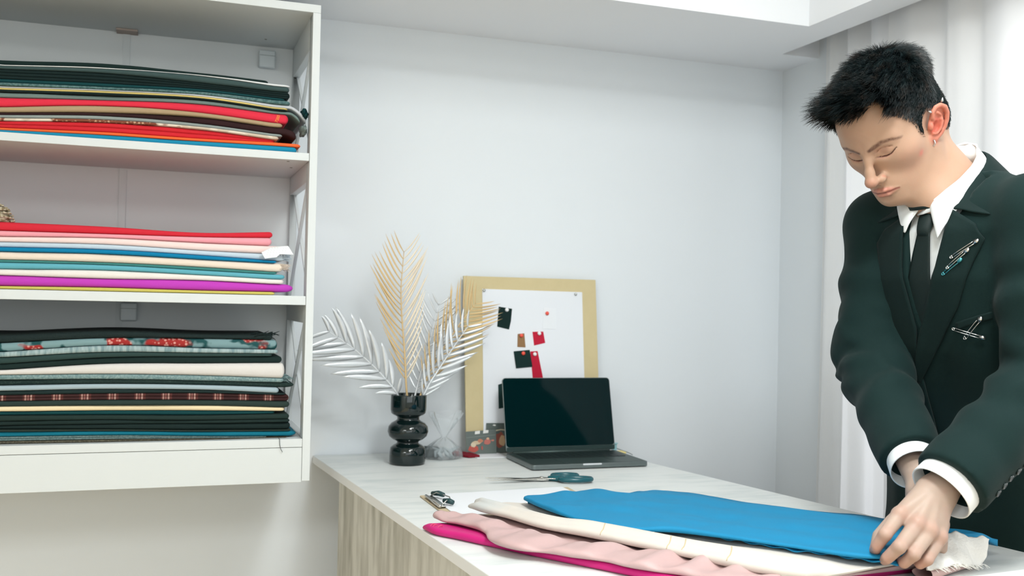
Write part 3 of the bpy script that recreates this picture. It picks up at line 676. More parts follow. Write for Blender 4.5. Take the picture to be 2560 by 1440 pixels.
kb = MB(); kx0, kx1, ky0, ky1 = lx0+.022, lx1-.022, ly0+.092, ly1-.022
MB().prism([(x,y,ZT+.0152) for x,y in rrect(kx0,ky0,kx1,ky1,.004)], (0,0,.0002)).build('keyboard_well', M_key, lap)
for r in range(6):
    ncol = 14; h = (ky1-ky0)/6
    for c in range(ncol):
        w = (kx1-kx0)/ncol; xx = kx0+c*w; yy = ky1-(r+1)*h
        if r == 5 and 4 <= c <= 8:
            if c == 4: kb.box((xx+.001,yy+.0012,ZT+.0154),(xx+5*w-.001,yy+h-.0012,ZT+.0164))
            continue
        kb.box((xx+.001,yy+.0012,ZT+.0154),(xx+w-.001,yy+h-.0012,ZT+.0164))
kb.build('keys', mat('key_tops',(22,36,36),.45), lap)
MB().prism([(x,y,ZT+.0152) for x,y in rrect(lx0+.098,ly0+.008,lx1-.098,ly0+.084,.005)], (0,0,.00025)).build('trackpad', mat('trackpad',(72,88,86),.35,metal=.5), lap)
MB().prism([(x,ly0-.0004,ZT+.0105+z) for x,z in rrect(lx0+.143,0,lx1-.138,.0042,.002)], (0,.003,0)).build('finger_notch', mat('bright_notch',(214,218,222),.25,metal=.3), lap)
for fx in (lx0+.03,lx1-.03):
    for fy in (ly0+.025,ly1-.025): MB().lathe([(.008,0),(.008,.0022)], (fx,fy,ZT+.0001), 16).build('rubber_foot', M_key, lap)
MB().tube([(lx0+.02,ly1-.004,ZT+.0150),(lx1-.02,ly1-.004,ZT+.0150)], .0052, 14).build('hinge', M_dkalu, lap, smooth=True)
ta = math.radians(14); hy, hz = ly1-.004, ZT+.0165
def sp(u, v, o=0.): return (lx0+.0005+u, hy+v*math.sin(ta)-o*math.cos(ta), hz+v*math.cos(ta)-o*math.sin(ta)*-1*-1)
LW, LH = lx1-lx0-.001, .2085
nrm = np.array((0,-math.cos(ta),math.sin(ta)))
def scr(poly, o, th): return [np.array((lx0+.0005+u, hy+v*math.sin(ta), hz+v*math.cos(ta)))+nrm*o for u, v in poly], nrm*-th
MB().prism(*scr(rrect(0,0,LW,LH,.010), 0, .0045)).build('screen_lid', M_alu, lap, bevel=.0008)
MB().prism(*scr(rrect(.0015,.014,LW-.0015,LH-.0015,.009), .0006, .0005)).build('screen', mat('blank_screen_glass',(3,28,30),.05,spec=.09), lap)
MB().prism(*scr(rrect(.0015,.001,LW-.0015,.0135,.003), .0005, .0004)).build('chin_strip', mat('screen_chin',(26,48,46),.4,spec=.3), lap)

# odds and ends behind the laptop
sp1 = MB().lathe([(.010,0),(.010,.002),(.0065,.003),(.0065,.022),(.010,.023),(.010,.025)], (1.236,-.105,ZT+.0003), 24).build('thread_spool', mat('pale_blue_plastic',(150,196,206),.4), smooth=False, bevel=.0005); props(sp1, 'small pale blue spool half hidden behind the laptop', 'spool')
nt_ = MB().box((1.218,-.152,ZT+.0003),(1.25,-.122,ZT+.006)).build('note_pad', mat('yellow_paper',(232,214,140),.6), bevel=.0006); props(nt_, 'tiny yellow note pad peeking out behind the laptop', 'note pad')
cb = MB().tube([(1.238,-.075,ZT+.012),(1.252,-.10,ZT+.006),(1.262,-.15,ZT+.0022),(1.257,-.178,ZT+.0017)], .0014, 6).build('cable', mat('grey_cable',(158,164,166),.5), smooth=True); props(cb, 'thin grey cable end lying beside the laptop near the wall', 'cable')

# ---------------------------------------------------------------- scissors
sci = empty('scissors', (.86,-.50,ZT), 'large steel scissors with dark teal handles lying in front of the laptop', 'scissors')
M_steel = mat('scissor_steel', (196,194,188), .22, metal=.9)
M_hand = mat('teal_handle_plastic', (12,82,92), .25, spec=.5)
SO = np.array((.870,-.505)); sdir = np.array((.985,-.17)); sdir /= np.linalg.norm(sdir); sn = np.array((-sdir[1],sdir[0]))
def s2(u, v, z=0.): p = SO+sdir*u+sn*v; return (p[0],p[1],ZT+z)
for k, (tipv, zz, hub) in enumerate(((.026,.0035,-.006),(-.026,.0065,.006))):
    MB().prism([s2(-.142,tipv,zz),s2(-.08,tipv*.55-.006,zz),s2(-.012,-.008+hub*.4,zz),s2(.02,-.006-hub,zz),s2(.02,.006-hub,zz),s2(-.012,.008+hub*.4,zz),s2(-.08,tipv*.6+.006,zz)], (0,0,.0022)).build('blade', M_steel, sci, bevel=.0006)
MB().lathe([(.0055,0),(.0055,.0016),(.003,.0026),(0,.0027)], s2(-.012,0,.0088), 18).build('pivot_screw', M_steel, sci, smooth=True)
for (v0, cu, cv, ru, rv) in ((.004,.050,.026,.030,.015),(-.005,.066,-.022,.037,.016)):
    h = MB(); pts = [s2(cu+ru*math.cos(a), cv+rv*math.sin(a), .0085) for a in np.linspace(0,2*PI,33)]
    h.tube(pts, .0058, 10, cap=False)
    h.tube([s2(.004,-v0*.3,.007),s2(.018,v0*.4,.008),s2(.03,v0*2,.0085),s2(cu-ru*.7,cv*.75,.0085)], (.0052,.0075,.0078,.006), 10)
    h.build('handle', M_hand, sci, smooth=True)

# ---------------------------------------------------------------- clipboard with white paper
clp = empty('clipboard', (.70,-.73,ZT), 'thin brown clipboard with a wire clip under white paper, beside the scissors', 'clipboard')
c0, c1, c2, c3 = np.array((.533,-.622)), np.array((.536,-.845)), np.array((.872,-.845)), np.array((.885,-.60))
MB().prism([(*c0,ZT+.0004),(*c1,ZT+.0004),(*c2,ZT+.0004),(*c3,ZT+.0004)], (0,0,.0032)).build('board', mat('hardboard',(196,178,146),.6), clp, bevel=.0012)
ps = MB().prism([(.549,-.628,ZT+.0041),(.552,-.838,ZT+.0041),(.868,-.838,ZT+.0041),(.868,-.606,ZT+.0041)], (0,0,.0016)).build('paper_sheet', mat('copy_paper',(233,235,239),.6)); props(ps, 'stack of blank white paper held in the clipboard', 'paper')
MB().box((.5375,-.765,ZT+.0059),(.5515,-.655,ZT+.0095)).build('clip_plate', mat('clip_chrome',(176,180,178),.2,metal=.9), clp, bevel=.0012)
MB().tube([(.5385,-.767,ZT+.0085),(.5385,-.653,ZT+.0085)], .0032, 10).build('clip_spring', M_steel, clp, smooth=True)
MB().tube([(.545,-.665,ZT+.010),(.556,-.672,ZT+.018),(.566,-.690,ZT+.0165),(.572,-.716,ZT+.0165),(.567,-.738,ZT+.0165),(.556,-.752,ZT+.017),(.545,-.757,ZT+.010)], .0013, 7).build('clip_wire', M_steel, clp, smooth=True)
for pts in ([(.551,-.655,ZT+.0135),(.561,-.670,ZT+.016),(.567,-.688,ZT+.0155)],[(.553,-.738,ZT+.0145),(.562,-.748,ZT+.0150),(.569,-.756,ZT+.0125)]):
    MB().tube(pts, (.0042,.0058,.0046), 9).build('rubber_tip', mat('dark_rubber',(20,58,60),.5), clp, smooth=True)
lap.scale = (.965,.985,.975); lap.location.x += .009
# ---------------------------------------------------------------- signed-distance modelling for the person
def _l(v): return np.sqrt((v*v).sum(1))
def ell(p, c, r):
    q = p-np.array(c); r = np.array(r); k0 = _l(q/r); k1 = _l(q/(r*r)); return k0*(k0-1)/np.maximum(k1,1e-9)
def sph(p, c, r): return _l(p-np.array(c))-r
def cap(p, a, b, ra, rb=None):
    rb = ra if rb is None else rb; a = np.array(a,float); b = np.array(b,float); ba = b-a; pa = p-a
    h = np.clip((pa@ba)/(ba@ba), 0, 1); return _l(pa-h[:,None]*ba)-(ra+(rb-ra)*h)
def chain(p, pts, rs, k=0.):
    d = None
    for i in range(len(pts)-1):
        e = cap(p, pts[i], pts[i+1], rs[i], rs[i+1]); d = e if d is None else (np.minimum(d,e) if k == 0 else smin(d,e,k))
    return d
def smin(a, b, k):
    h = np.clip(.5+.5*(b-a)/k, 0, 1); return b*(1-h)+a*h-k*h*(1-h)
def smax(a, b, k): return -smin(-a, -b, k)
def sstep(x, a, b):
    t = np.clip((x-a)/(b-a), 0, 1); return t*t*(3-2*t)

def surface_nets(f, lo, hi, h, margin=1.6):
    lo = np.array(lo,float); hi = np.array(hi,float); B = 8
    nb = np.ceil((hi-lo)/(h*B)).astype(int); n = nb*B
    ax = [lo[i]+(np.arange(nb[i])+.5)*B*h-h/2 for i in range(3)]
    c = np.stack(np.meshgrid(*ax, indexing='ij'), -1).reshape(-1,3); dc = f(c)
    D = np.repeat(np.repeat(np.repeat(dc.reshape(nb), B, 0), B, 1), B, 2).astype(np.float32)
    act = np.where(np.abs(dc) < B*h*.87*margin)[0]
    off = np.stack(np.meshgrid(*[np.arange(B)]*3, indexing='ij'), -1).reshape(-1,3)
    bi = np.stack(np.unravel_index(act, nb), 1)
    for s in range(0, len(act), 400):
        idx = (bi[s:s+400,None,:]*B+off[None]).reshape(-1,3)
        D[idx[:,0],idx[:,1],idx[:,2]] = f(lo+idx*h)
    S = D < 0
    cs = np.zeros(tuple(n-1), np.uint8)
    for dx in (0,1):
        for dy in (0,1):
            for dz in (0,1): cs += S[dx:n[0]-1+dx, dy:n[1]-1+dy, dz:n[2]-1+dz]
    cells = np.argwhere((cs > 0) & (cs < 8))
    vid = -np.ones(tuple(n-1), np.int32); vid[cells[:,0],cells[:,1],cells[:,2]] = np.arange(len(cells))
    acc = np.zeros((len(cells),3)); cnt = np.zeros(len(cells))
    co = [(i,j,k) for i in (0,1) for j in (0,1) for k in (0,1)]
    val = {o: D[cells[:,0]+o[0],cells[:,1]+o[1],cells[:,2]+o[2]].astype(float) for o in co}
    for a in co:
        for d in range(3):
            if a[d]: continue
            b = list(a); b[d] = 1; b = tuple(b); va, vb = val[a], val[b]; m = (va < 0) != (vb < 0)
            t = va[m]/(va[m]-vb[m]); p = np.array(a,float)[None]+np.zeros((m.sum(),3)); p[:,d] += t
            acc[m] += p; cnt[m] += 1
    V = lo+(cells+acc/cnt[:,None])*h; F = []
    for d in range(3):
        e1, e2 = (d+1)%3, (d+2)%3; sl0 = [slice(1,n[i]-1) for i in range(3)]; sl1 = list(sl0)
        sl0[d] = slice(0,n[d]-1); sl1[d] = slice(1,n[d]); A = S[tuple(sl0)]; Bq = S[tuple(sl1)]
        ed = np.argwhere(A != Bq); inside = A[ed[:,0],ed[:,1],ed[:,2]]; st = np.ones(3,int); st[d] = 0; g = ed+st
        def v(o1, o2):
            q = g.copy(); q[:,e1] -= o1; q[:,e2] -= o2; return vid[q[:,0],q[:,1],q[:,2]]
        Q = np.stack([v(1,1), v(0,1), v(0,0), v(1,0)], 1); Q[~inside] = Q[~inside][:,::-1]; F.append(Q)
    F = np.concatenate(F); F = F[(F >= 0).all(1)]
    return V, F
def smooth_verts(V, F, it=1, lam=.5):
    e = np.concatenate([F[:,[0,1]],F[:,[1,2]],F[:,[2,3]],F[:,[3,0]]])
    for _ in range(it):
        a = np.zeros_like(V); c = np.zeros(len(V))
        for i, j in ((0,1),(1,0)):
            for k in range(3): a[:,k] += np.bincount(e[:,i], V[e[:,j],k], len(V))
            c += np.bincount(e[:,i], minlength=len(V))
        V = V+lam*(a/np.maximum(c,1)[:,None]-V)
    return V
def np_mesh(name, V, F):
    me = bpy.data.meshes.new(name); n, k = F.shape
    me.vertices.add(len(V)); me.vertices.foreach_set('co', V.astype(np.float32).ravel())
    me.loops.add(n*k); me.loops.foreach_set('vertex_index', F.astype(np.int32).ravel())
    me.polygons.add(n); me.polygons.foreach_set('loop_start', np.arange(0,n*k,k,dtype=np.int32)); me.polygons.foreach_set('loop_total', np.full(n,k,np.int32))
    me.update(calc_edges=True); me.validate(); return me

# ---- head: x = own left, y = forward, z = up, origin between the eyes' height and the ear canals
HO = np.array((1.2400,-1.2190,1.6522)); HYAW, HPITCH, HROLL = math.radians(21.5), math.radians(40), math.radians(-5)
def head_axes():
    f0 = np.array((-math.cos(HYAW),-math.sin(HYAW),0)); z = np.array((0,0,1.)); l = np.cross(z,f0)
    f = math.cos(HPITCH)*f0-math.sin(HPITCH)*z; u = math.sin(HPITCH)*f0+math.cos(HPITCH)*z
    return np.stack([math.cos(HROLL)*l-math.sin(HROLL)*u, f, math.sin(HROLL)*l+math.cos(HROLL)*u], 1)
HA = head_axes()
NECK0 = np.array((0,-.042,-.060)); NECK1 = (np.array((1.392,-1.245,1.512))-HO)@HA
NECKF = (np.array((1.335,-1.255,1.515))-HO)@HA
EC = np.array((.0790,-.0175,-.0175)); _ea = math.radians(22); _et = math.radians(33)
# ear frame: outward, forward, up
_eo = np.array((math.cos(_ea), math.sin(_ea)*.9, -.22)); _eo /= np.linalg.norm(_eo)
_ey = np.array((-math.sin(_ea), math.cos(_ea), 0)); _ey = _ey*math.cos(_et)+np.array((0,0,1.))*math.sin(_et); _ey -= _eo*(_ey@_eo); _ey /= np.linalg.norm(_ey)
_ez = np.cross(_eo,_ey); EA = np.stack([_eo,_ey,_ez],1)
def ear_sdf(s):
    e = (s-EC)@EA
    d = ell(e, (-.002,-.001,.002), (.0042,.0185,.029))
    hel = [(.0005,.006,.003),(.0015,.0135,.010),(.001,.0155,.019),(.001,.010,.0285),(.002,.000,.0325),(.004,-.0105,.029),(.0055,-.0175,.019),(.006,-.0195,.007),(.0055,-.018,-.006),(.004,-.013,-.018),(.002,-.004,-.0285)]
    d = smin(d, chain(e, hel, [.003,.0035,.0036,.0038,.004,.0042,.0042,.0040,.0038,.0038,.0045]), .004)
    d = smin(d, ell(e, (.001,.003,-.0285), (.0042,.0085,.0095)), .006)
    ah = [(.0025,.004,.019),(.003,-.004,.014),(.0045,-.009,.004),(.005,-.0075,-.008),(.0045,-.001,-.0165),(.004,.006,-.0175)]
    d = smin(d, chain(e, ah, [.0028,.0032,.0034,.0034,.0034,.0034]), .003)
    d = smin(d, ell(e, (.002,.0125,-.006), (.0045,.005,.007)), .004)
    d = smax(d, -ell(e, (.0055,.003,-.005), (.0068,.0075,.0105)), .003)
    d = smax(d, -ell(e, (.006,.002,.0115), (.0045,.008,.004)), .003)
    return d
def flat(s, k=.12):
    p = s.copy(); p[:,1] *= k; return p
def fch(s, pts, rs, k=0., m=.12): return chain(flat(s,m), [(a,b*m,c) for a,b,c in pts], rs, k)
LID = [(.0118,.0790,-.0075),(.0185,.0803,-.0104),(.0275,.0806,-.0122),(.0375,.0770,-.0098),(.0475,.0705,-.0028)]
def head_sdf(q):
    s = q.copy(); s[:,0] = np.abs(s[:,0])
    d = ell(q, (0,-.026,.037), (.0785,.1130,.089))
    d = smin(d, ell(q, (0,-.078,-.028), (.069,.058,.062)), .03)
    d = smin(d, ell(q, (0,.028,.026), (.0620,.063,.068)), .02)
    d = smin(d, ell(s, (0,.022,-.034), (.0590,.060,.073)), .030)
    d = smin(d, cap(s, (.0510,-.002,-.052), (.016,.066,-.1005), .0170,.0150), .030)
    d = smin(d, ell(q, (0,.0765,-.1020), (.019,.0155,.0145)), .016)
    d = smin(d, ell(q, (0,.066,-.072), (.033,.0285,.030)), .020)
    d = smin(d, ell(s, (.037,.043,-.022), (.022,.024,.016)), .034)
    d = smin(d, cap(s, (.009,.0815,.0135), (.043,.0645,.0185), .0095,.0075), .014)
    # eye sockets, closed-down lids over the eyeballs
    d = smax(d, -ell(s, (.0305,.0935,-.0025), (.0165,.0135,.0105)), .011)
    eye = ell(s, (.0315,.0655,-.0035), (.0150,.0150,.0118))
    d = smin(d, eye, .0035)
    # upper lid fold above, lash slit below
    d = smax(d, -fch(s, [(.0150,.0800,.0000),(.0215,.0835,.0046),(.0315,.0825,.0062),(.0425,.0765,.0036)], [.0005]*4), .0022)
    d = smax(d, -fch(s, LID, [.0004,.0007,.0008,.0007,.0004]), .0018)
    # nose
    n = chain(q, [(0,.0850,.0100),(0,.0945,-.0080),(0,.1055,-.0270),(0,.1135,-.0395)], [.0072,.0070,.0078,.0098], .006)
    n = smin(n, ell(q, (0,.1130,-.0425), (.0108,.0105,.0085)), .006)
    n = smin(n, ell(s, (.0122,.0985,-.0450), (.0078,.0105,.0080)), .006)
    n = smin(n, cap(q, (0,.110,-.0475), (0,.0955,-.0535), .0042,.0050), .004)
    d = smin(d, n, .0095)
    d = smax(d, -ell(s, (.0068,.1035,-.0525), (.0036,.0062,.0042)), .002)
    d = smax(d, -chain(s, [(.0180,.1010,-.0375),(.0212,.0945,-.0440),(.0195,.0885,-.0520)], [.0006]*3), .004)
    # mouth
    up = chain(s, [(0,.0980,-.0715),(.0055,.0982,-.0704),(.0145,.0930,-.0724),(.0245,.0840,-.0757)], [.0030,.0032,.0025,.0014], .003)
    lo_ = chain(s, [(0,.0972,-.0808),(.009,.0955,-.0802),(.0225,.0855,-.0768)], [.0041,.0037,.0016], .003)
    d = smin(d, up, .005); d = smin(d, lo_, .005)
    d = smax(d, -chain(s, [(0,.1030,-.0752),(.007,.1020,-.0748),(.016,.0965,-.0752),(.0255,.0865,-.0762)], [.0011,.0011,.0010,.0007]), .0022)
    d = smax(d, -cap(q, (0,.1035,-.0600), (0,.1030,-.0660), .0016,.0022), .005)     # philtrum
    d = smax(d, -ell(q, (0,.0995,-.0905), (.014,.0048,.0040)), .007)                 # under the lower lip
    # neck
    nk = cap(q, NECK0, NECK1, .0570, .0640)
    nk = smin(nk, cap(q, (0,.018,-.080), NECKF, .036,.045), .03)
    d = smin(d, nk, .028)
    nk2 = cap(q, (.048,-.022,-.045), (NECKF+np.array((.018,.012,0))), .0105,.012)  # neck muscle on the seen side
    d = smin(d, nk2, .02)
    ear = ear_sdf(s); d = smin(d, ear, .0035)
    return d
def head_color(q):
    """skin, lips, brows, lashes, dark stubbled scalp: linear rgb per point"""
    s = q.copy(); s[:,0] = np.abs(s[:,0]); N = len(q)
    L = lambda c: np.array(lin(c))
    col = np.tile(L((184,149,126)), (N,1))
    def mixc(w, c):
        nonlocal col; w = np.clip(w,0,1)[:,None]; col = col*(1-w)+L(c)*w
    nz = vnoise(q*45, 3); mixc(.25*np.clip(nz,0,1), (176,134,112))
    mixc(.22*np.exp(-(ell(s,(.046,.05,-.035),(.02,.02,.02))/.012).clip(0)**2), (198,142,124))
    mixc(.55*np.exp(-(sph(q,(0,.118,-.043),.006)/.008).clip(0)**2), (186,130,112))
    mixc(.8*np.exp(-(ear_sdf(s)/.0035).clip(0)**2)*sstep(s[:,0],.066,.074), (206,120,100))
    ee = (s-EC)@EA; mixc(.7*np.exp(-(ell(ee,(.001,.003,-.004),(.004,.008,.012))/.004).clip(0)**2), (196,92,76))
    lips = np.minimum(chain(s, [(0,.0985,-.0700),(.0055,.0990,-.0690),(.0145,.0940,-.0715),(.0235,.0860,-.0755)], [.0034,.0036,.0028,.0012]), chain(s, [(0,.0975,-.0805),(.009,.0960,-.0800),(.0215,.0865,-.0768)], [.0046,.0040,.0016]))
    mixc(.6*sstep(-lips,-.0026,.0008), (200,124,112))
    slit = chain(s, [(0,.1010,-.0752),(.007,.1000,-.0748),(.016,.0945,-.0752),(.0265,.0845,-.0764)], [.0006]*4); mixc(.75*sstep(-slit,-.0024,-.0004), (120,52,50))
    brow = fch(s, [(.0100,.0905,.0108),(.021,.0890,.0150),(.034,.0815,.0190),(.0480,.0670,.0165),(.0565,.0540,.0100)], [.0016,.0024,.0022,.0014,.0006])
    br = vnoise(q*np.array((420,420,900)), 5); mixc((.85+.3*br)*sstep(-brow,-.0034,.0008)*(q[:,1] > .03), (100,68,56))
    lash = np.where(q[:,1] > .055, fch(s, LID, [.0002,.0004,.0005,.0005,.0002]), 1.); mixc(.85*sstep(-lash,-.0016,.0001), (84,56,48)); mixc(.35*sstep(-(lash-.0006+.5*np.abs(q[:,2]+.0125)),-.0045,.0), (186,132,116))
    mixc(.35*np.exp(-(ell(s,(.0305,.085,.002),(.012,.008,.004))/.004).clip(0)**2), (196,146,128))
    mixc(.6*np.exp(-((sph(q,(.062,.038,-.040),.002)/.0045).clip(0)**2)), (220,120,112))
    nos = ell(s,(.0068,.1045,-.0520),(.0036,.0058,.0042)); mixc(.8*sstep(-nos,-.0016,.0006), (110,56,46))
    alar = chain(s, [(.0180,.1005,-.0375),(.0212,.0945,-.0440),(.0195,.0885,-.0520)], [.0005]*3); mixc(.5*sstep(-alar,-.004,-.0006), (196,122,102))
    hl = hair_mask(q); mixc(.8*sstep(hl,.0,.007)*(ear_sdf(s) > .0035), (66,52,46))  # dark stubbled scalp where hair grows
    return col
def hair_mask(q):
    """>0 where hair grows (metres from the hairline, roughly)"""
    x, y, z = np.abs(q[:,0]), q[:,1], q[:,2]
    front = z-np.interp(x, [0,.014,.030,.042,.052,.07], [.0745,.0755,.0830,.0800,.062,.04])
    hl = np.where(y > .030, front, 1.)
    # temple and sideburn edge: hair behind a line, above the ear
    edge_y = np.interp(z, [-.05,-.030,-.022,-.008,.010,.022,.034,.046,.060,.075], [.0,.0,.016,.026,.026,.032,.040,.048,.060,.088])
    side = (edge_y-y)
    low = np.interp(y, [-.14,-.085,-.062,-.048,-.036,-.012,.002,.010,.014,.03], [-.062,-.062,-.056,-.034,.004,.014,.010,-.004,-.034,-.036])
    return np.minimum(np.minimum(side, z-low), np.where(y > .055, front, 1.))

# ---- suit and body, in room coordinates
BLX = np.array((.13,-.99,0)); BLX /= np.linalg.norm(BLX); BFX = np.array((BLX[1],-BLX[0],0))   # body left, body forward
TZ = [.70,.90,1.08,1.25,1.38,1.465,1.512,1.548,1.60]
TCX = [1.59,1.568,1.520,1.455,1.415,1.395,1.39,1.388,1.385]; TCY = [-1.10,-1.11,-1.14,-1.185,-1.215,-1.233,-1.24,-1.245,-1.245]
TA = [.205,.190,.176,.190,.192,.172,.125,.085,.070]; TB = [.150,.135,.125,.132,.130,.112,.090,.076,.068]
RSJ, REJ, RWJ = np.array((1.338,-1.094,1.490)), np.array((1.293,-1.112,1.232)), np.array((1.201,-1.358,1.043))
HJ = dict(W=(1.163,-1.435,1.034), iM=(1.09,-1.438,1.002), mM=(1.105,-1.459,.991), rM=(1.125,-1.465,.981), pM=(1.147,-1.462,.969), iP=(1.053,-1.452,.979), mP=(1.06,-1.475,.965), rP=(1.085,-1.478,.953), pP=(1.115,-1.473,.942), iD=(1.047,-1.441,.959), mD=(1.051,-1.460,.945), rD=(1.078,-1.465,.937), pD=(1.108,-1.465,.933), iT=(1.056,-1.425,.946), mT=(1.061,-1.442,.936), rT=(1.087,-1.448,.934), pT=(1.113,-1.452,.934))
LSJ, LEJ, LWJ = np.array((1.392,-1.408,1.490)), np.array((1.392,-1.428,1.204)), np.array((1.163,-1.446,1.031))
def body_uv(p):
    z = p[:,2]; c = np.stack([np.interp(z,TZ,TCX),np.interp(z,TZ,TCY)],1); r = p[:,:2]-c
    return r@BLX[:2], r@BFX[:2]
def torso_sdf(p, g=0.):
    z = p[:,2]; u, v = body_uv(p); a = np.interp(z,TZ,TA)+g; b = np.interp(z,TZ,TB)+g; e = 2.35
    k = ((np.abs(u)/a)**e+(np.abs(v)/b)**e)**(1/e); d = (k-1)*np.minimum(a,b)*.85
    return d
def sleeve_pts(S, E, W, t): return [S, E, E+(W-E)*t]
def jacket_core(p):
    u, v = body_uv(p); z = p[:,2]
    d = torso_sdf(p)
    nb = np.array((1.392,-1.245,1.522))
    for S in (RSJ, LSJ): d = smin(d, cap(p, nb+(S-nb)*.25, S+(S-nb)*.10, .060, .062), .035)
    # soft drape folds on the front panels
    d = d+.0035*np.sin(u*46+1.4*np.sin(z*9)+.6)*sstep(z,1.40,1.22)*(v > 0)+.003*vnoise(p*np.array((16,16,5)),2)
    return np.maximum(np.maximum(d, .76-z), z-1.572)
def jacket_sdf(p):
    u, v = body_uv(p); z = p[:,2]; d = jacket_core(p)
    w = np.interp(z, [1.255,1.285,1.33,1.38,1.48,1.55,1.60], [-.006,-.001,.013,.025,.048,.063,.085]); uc = .018
    d = smax(d, -np.maximum(np.abs(u-uc)-w, .03-v), .004)
    out = d
    for S, E, W, sd in ((RSJ,REJ,RWJ,0),(LSJ,LEJ,LWJ,1)):
        pts = sleeve_pts(S,E,W,.93); rr = [.070,.064,.0535] if sd == 0 else [.070,.066,.060]
        s = smin(cap(p,pts[0],pts[1],rr[0],rr[1]), cap(p,pts[1],pts[2],rr[1],rr[2]), .02)
        ax = (W-E)/np.linalg.norm(W-E); ua = (E-S)/np.linalg.norm(E-S)
        t = (p-E)@ax; tu = (p-E)@ua; r = np.maximum(_l(p-E),1e-6)
        fold = .0085*np.exp(-(r/.085)**2)*np.sin(tu*105+4*vnoise(p*14,6)+2*((p-E)@np.cross(ua,ax))*20)
        fold += .0052*np.sin(t*70+3.2*vnoise(p*11,4))*np.exp(-((t-.09)/.09)**2)+.0042*np.sin(tu*62+3*vnoise(p*9,8))*np.exp(-((tu+.13)/.09)**2)
        fold += .004*vnoise(p*np.array((17,17,13)),9+sd)
        s = s+fold
        s = np.maximum(s, t-(np.linalg.norm(W-E)*(.87,.90)[sd]))                       # straight sleeve end
        s = smax(s, -cap(p, E+(W-E)*(.95,1.0)[sd], E+(W-E)*1.25, rr[2]-.0085, rr[2]-.0085), .002)   # open sleeve
        out = smin(out, s, .012 if sd else .012)
    return out
def shirt_sdf(p): 
    u, v = body_uv(p); return torso_sdf(p, -.012)

def hand_sdf(p):
    J = {k: np.array(v) for k, v in HJ.items()}; W = J['W']; fa = (LEJ-W)/np.linalg.norm(LEJ-W)
    d = cap(p, W+fa*.16, W+fa*.012, .034, .0255)
    pm = None
    wd = (J['pM']-J['iM'])/np.linalg.norm(J['pM']-J['iM'])
    for k, o, r0, r1 in (('iM',-.012,.0165,.0128),('mM',-.004,.0175,.0125),('rM',.005,.0170,.0120),('pM',.012,.0155,.0112)):
        c = cap(p, W+wd*o+(J[k]-W)*.06, J[k]-(J[k]-W)*.06, r0, r1); pm = c if pm is None else smin(pm, c, .014)
    d = smin(d, pm, .022)
    for f, r in (('i',(.0118,.0100,.0088,.0072)),('m',(.0120,.0102,.0090,.0075)),('r',(.0114,.0098,.0086,.0072)),('p',(.0104,.0088,.0078,.0066))):
        a, b, c, t = J[f+'M'], J[f+'P'], J[f+'D'], J[f+'T']
        g = np.minimum(cap(p,a,b,r[0],r[1]), np.minimum(cap(p,b,c,r[1],r[2]), cap(p,c,t,r[2],r[3])))
        g = smin(g, sph(p, b+(b-(a+c)/2)*.10, r[1]*.93), .004)
        pm_ = smin(d, g, .0075); d = pm_
        d = smin(d, sph(p, a+np.array((-.002,-.005,.0052)), .0062), .011)     # knuckle
    # thumb leaves the side of the palm by the wrist and pinches under the index finger
    tb = [W-wd*.014+(J['iM']-W)*.22+np.array((.002,.006,-.012)), (1.100,-1.412,.986), (1.077,-1.409,.965), (1.064,-1.416,.948)]
    d = smin(d, chain(p, tb, [.0145,.0120,.0100,.0078]), .010)
    # tendons on the back of the hand
    for k in ('iM','mM','rM'):
        d = smin(d, cap(p, W+(J[k]-W)*.35+np.array((-.004,-.010,.0105)), J[k]+np.array((-.001,-.0045,.0070)), .0022,.0030), .009)
    return d
RH = dict(W=RWJ, iM=(1.174,-1.382,.990), mM=(1.184,-1.392,.986), rM=(1.196,-1.398,.981), pM=(1.208,-1.400,.975))
def rhand_sdf(p):
    W = RWJ; fa = (REJ-W)/np.linalg.norm(REJ-W); d = cap(p, W+fa*.16, W+fa*.005, .033, .0255); J = {k: np.array(v) for k, v in RH.items()}
    for k, o in (('iM',-.012),('mM',-.004),('rM',.004),('pM',.012)):
        d = smin(d, cap(p, W+np.array((o*.8,-.010,-.016)), J[k], .0165,.0120), .016)
    for k, L in (('iM',.072),('mM',.080),('rM',.074),('pM',.060)):
        a = J[k]; u = np.array((-.30,-.36,0)); u /= np.linalg.norm(u); b = a+u*L*.34+np.array((0,0,-.022)); c = a+u*L*.46+np.array((0,0,-.038)); t = a+u*L*.50+np.array((0,0,-.046))
        for x in (b,c,t): x[2] = max(x[2], .9415)
        d = smin(d, chain(p, [a,b,c,t], [.0112,.0096,.0086,.0070]), .006)
    d = smin(d, chain(p, [W+np.array((-.018,-.012,-.020)), (1.184,-1.362,.990), (1.172,-1.372,.968), (1.166,-1.384,.952)], [.0150,.0120,.0100,.0078]), .010)
    return d
def hand_color(p, J):
    N = len(p); L = lambda c: np.array(lin(c)); col = np.tile(L((174,152,138)), (N,1))
    def mixc(w, c):
        nonlocal col; w = np.clip(w,0,1)[:,None]; col = col*(1-w)+L(c)*w
    for k, v in J.items():
        v = np.array(v)
        if k[1:] == 'M': mixc(.5*np.exp(-(_l(p-v-np.array((-.002,-.006,.006)))/.011)**2), (186,130,112))
        if k[1:] == 'P': mixc(.4*np.exp(-(_l(p-v)/.013)**2), (186,130,114))
        if k[1:] in ('D','T'): mixc(.55*np.exp(-(_l(p-v)/.014)**2), (188,128,112))
    mixc(.18*np.clip(vnoise(p*70,4),0,1), (176,130,120))
    return col
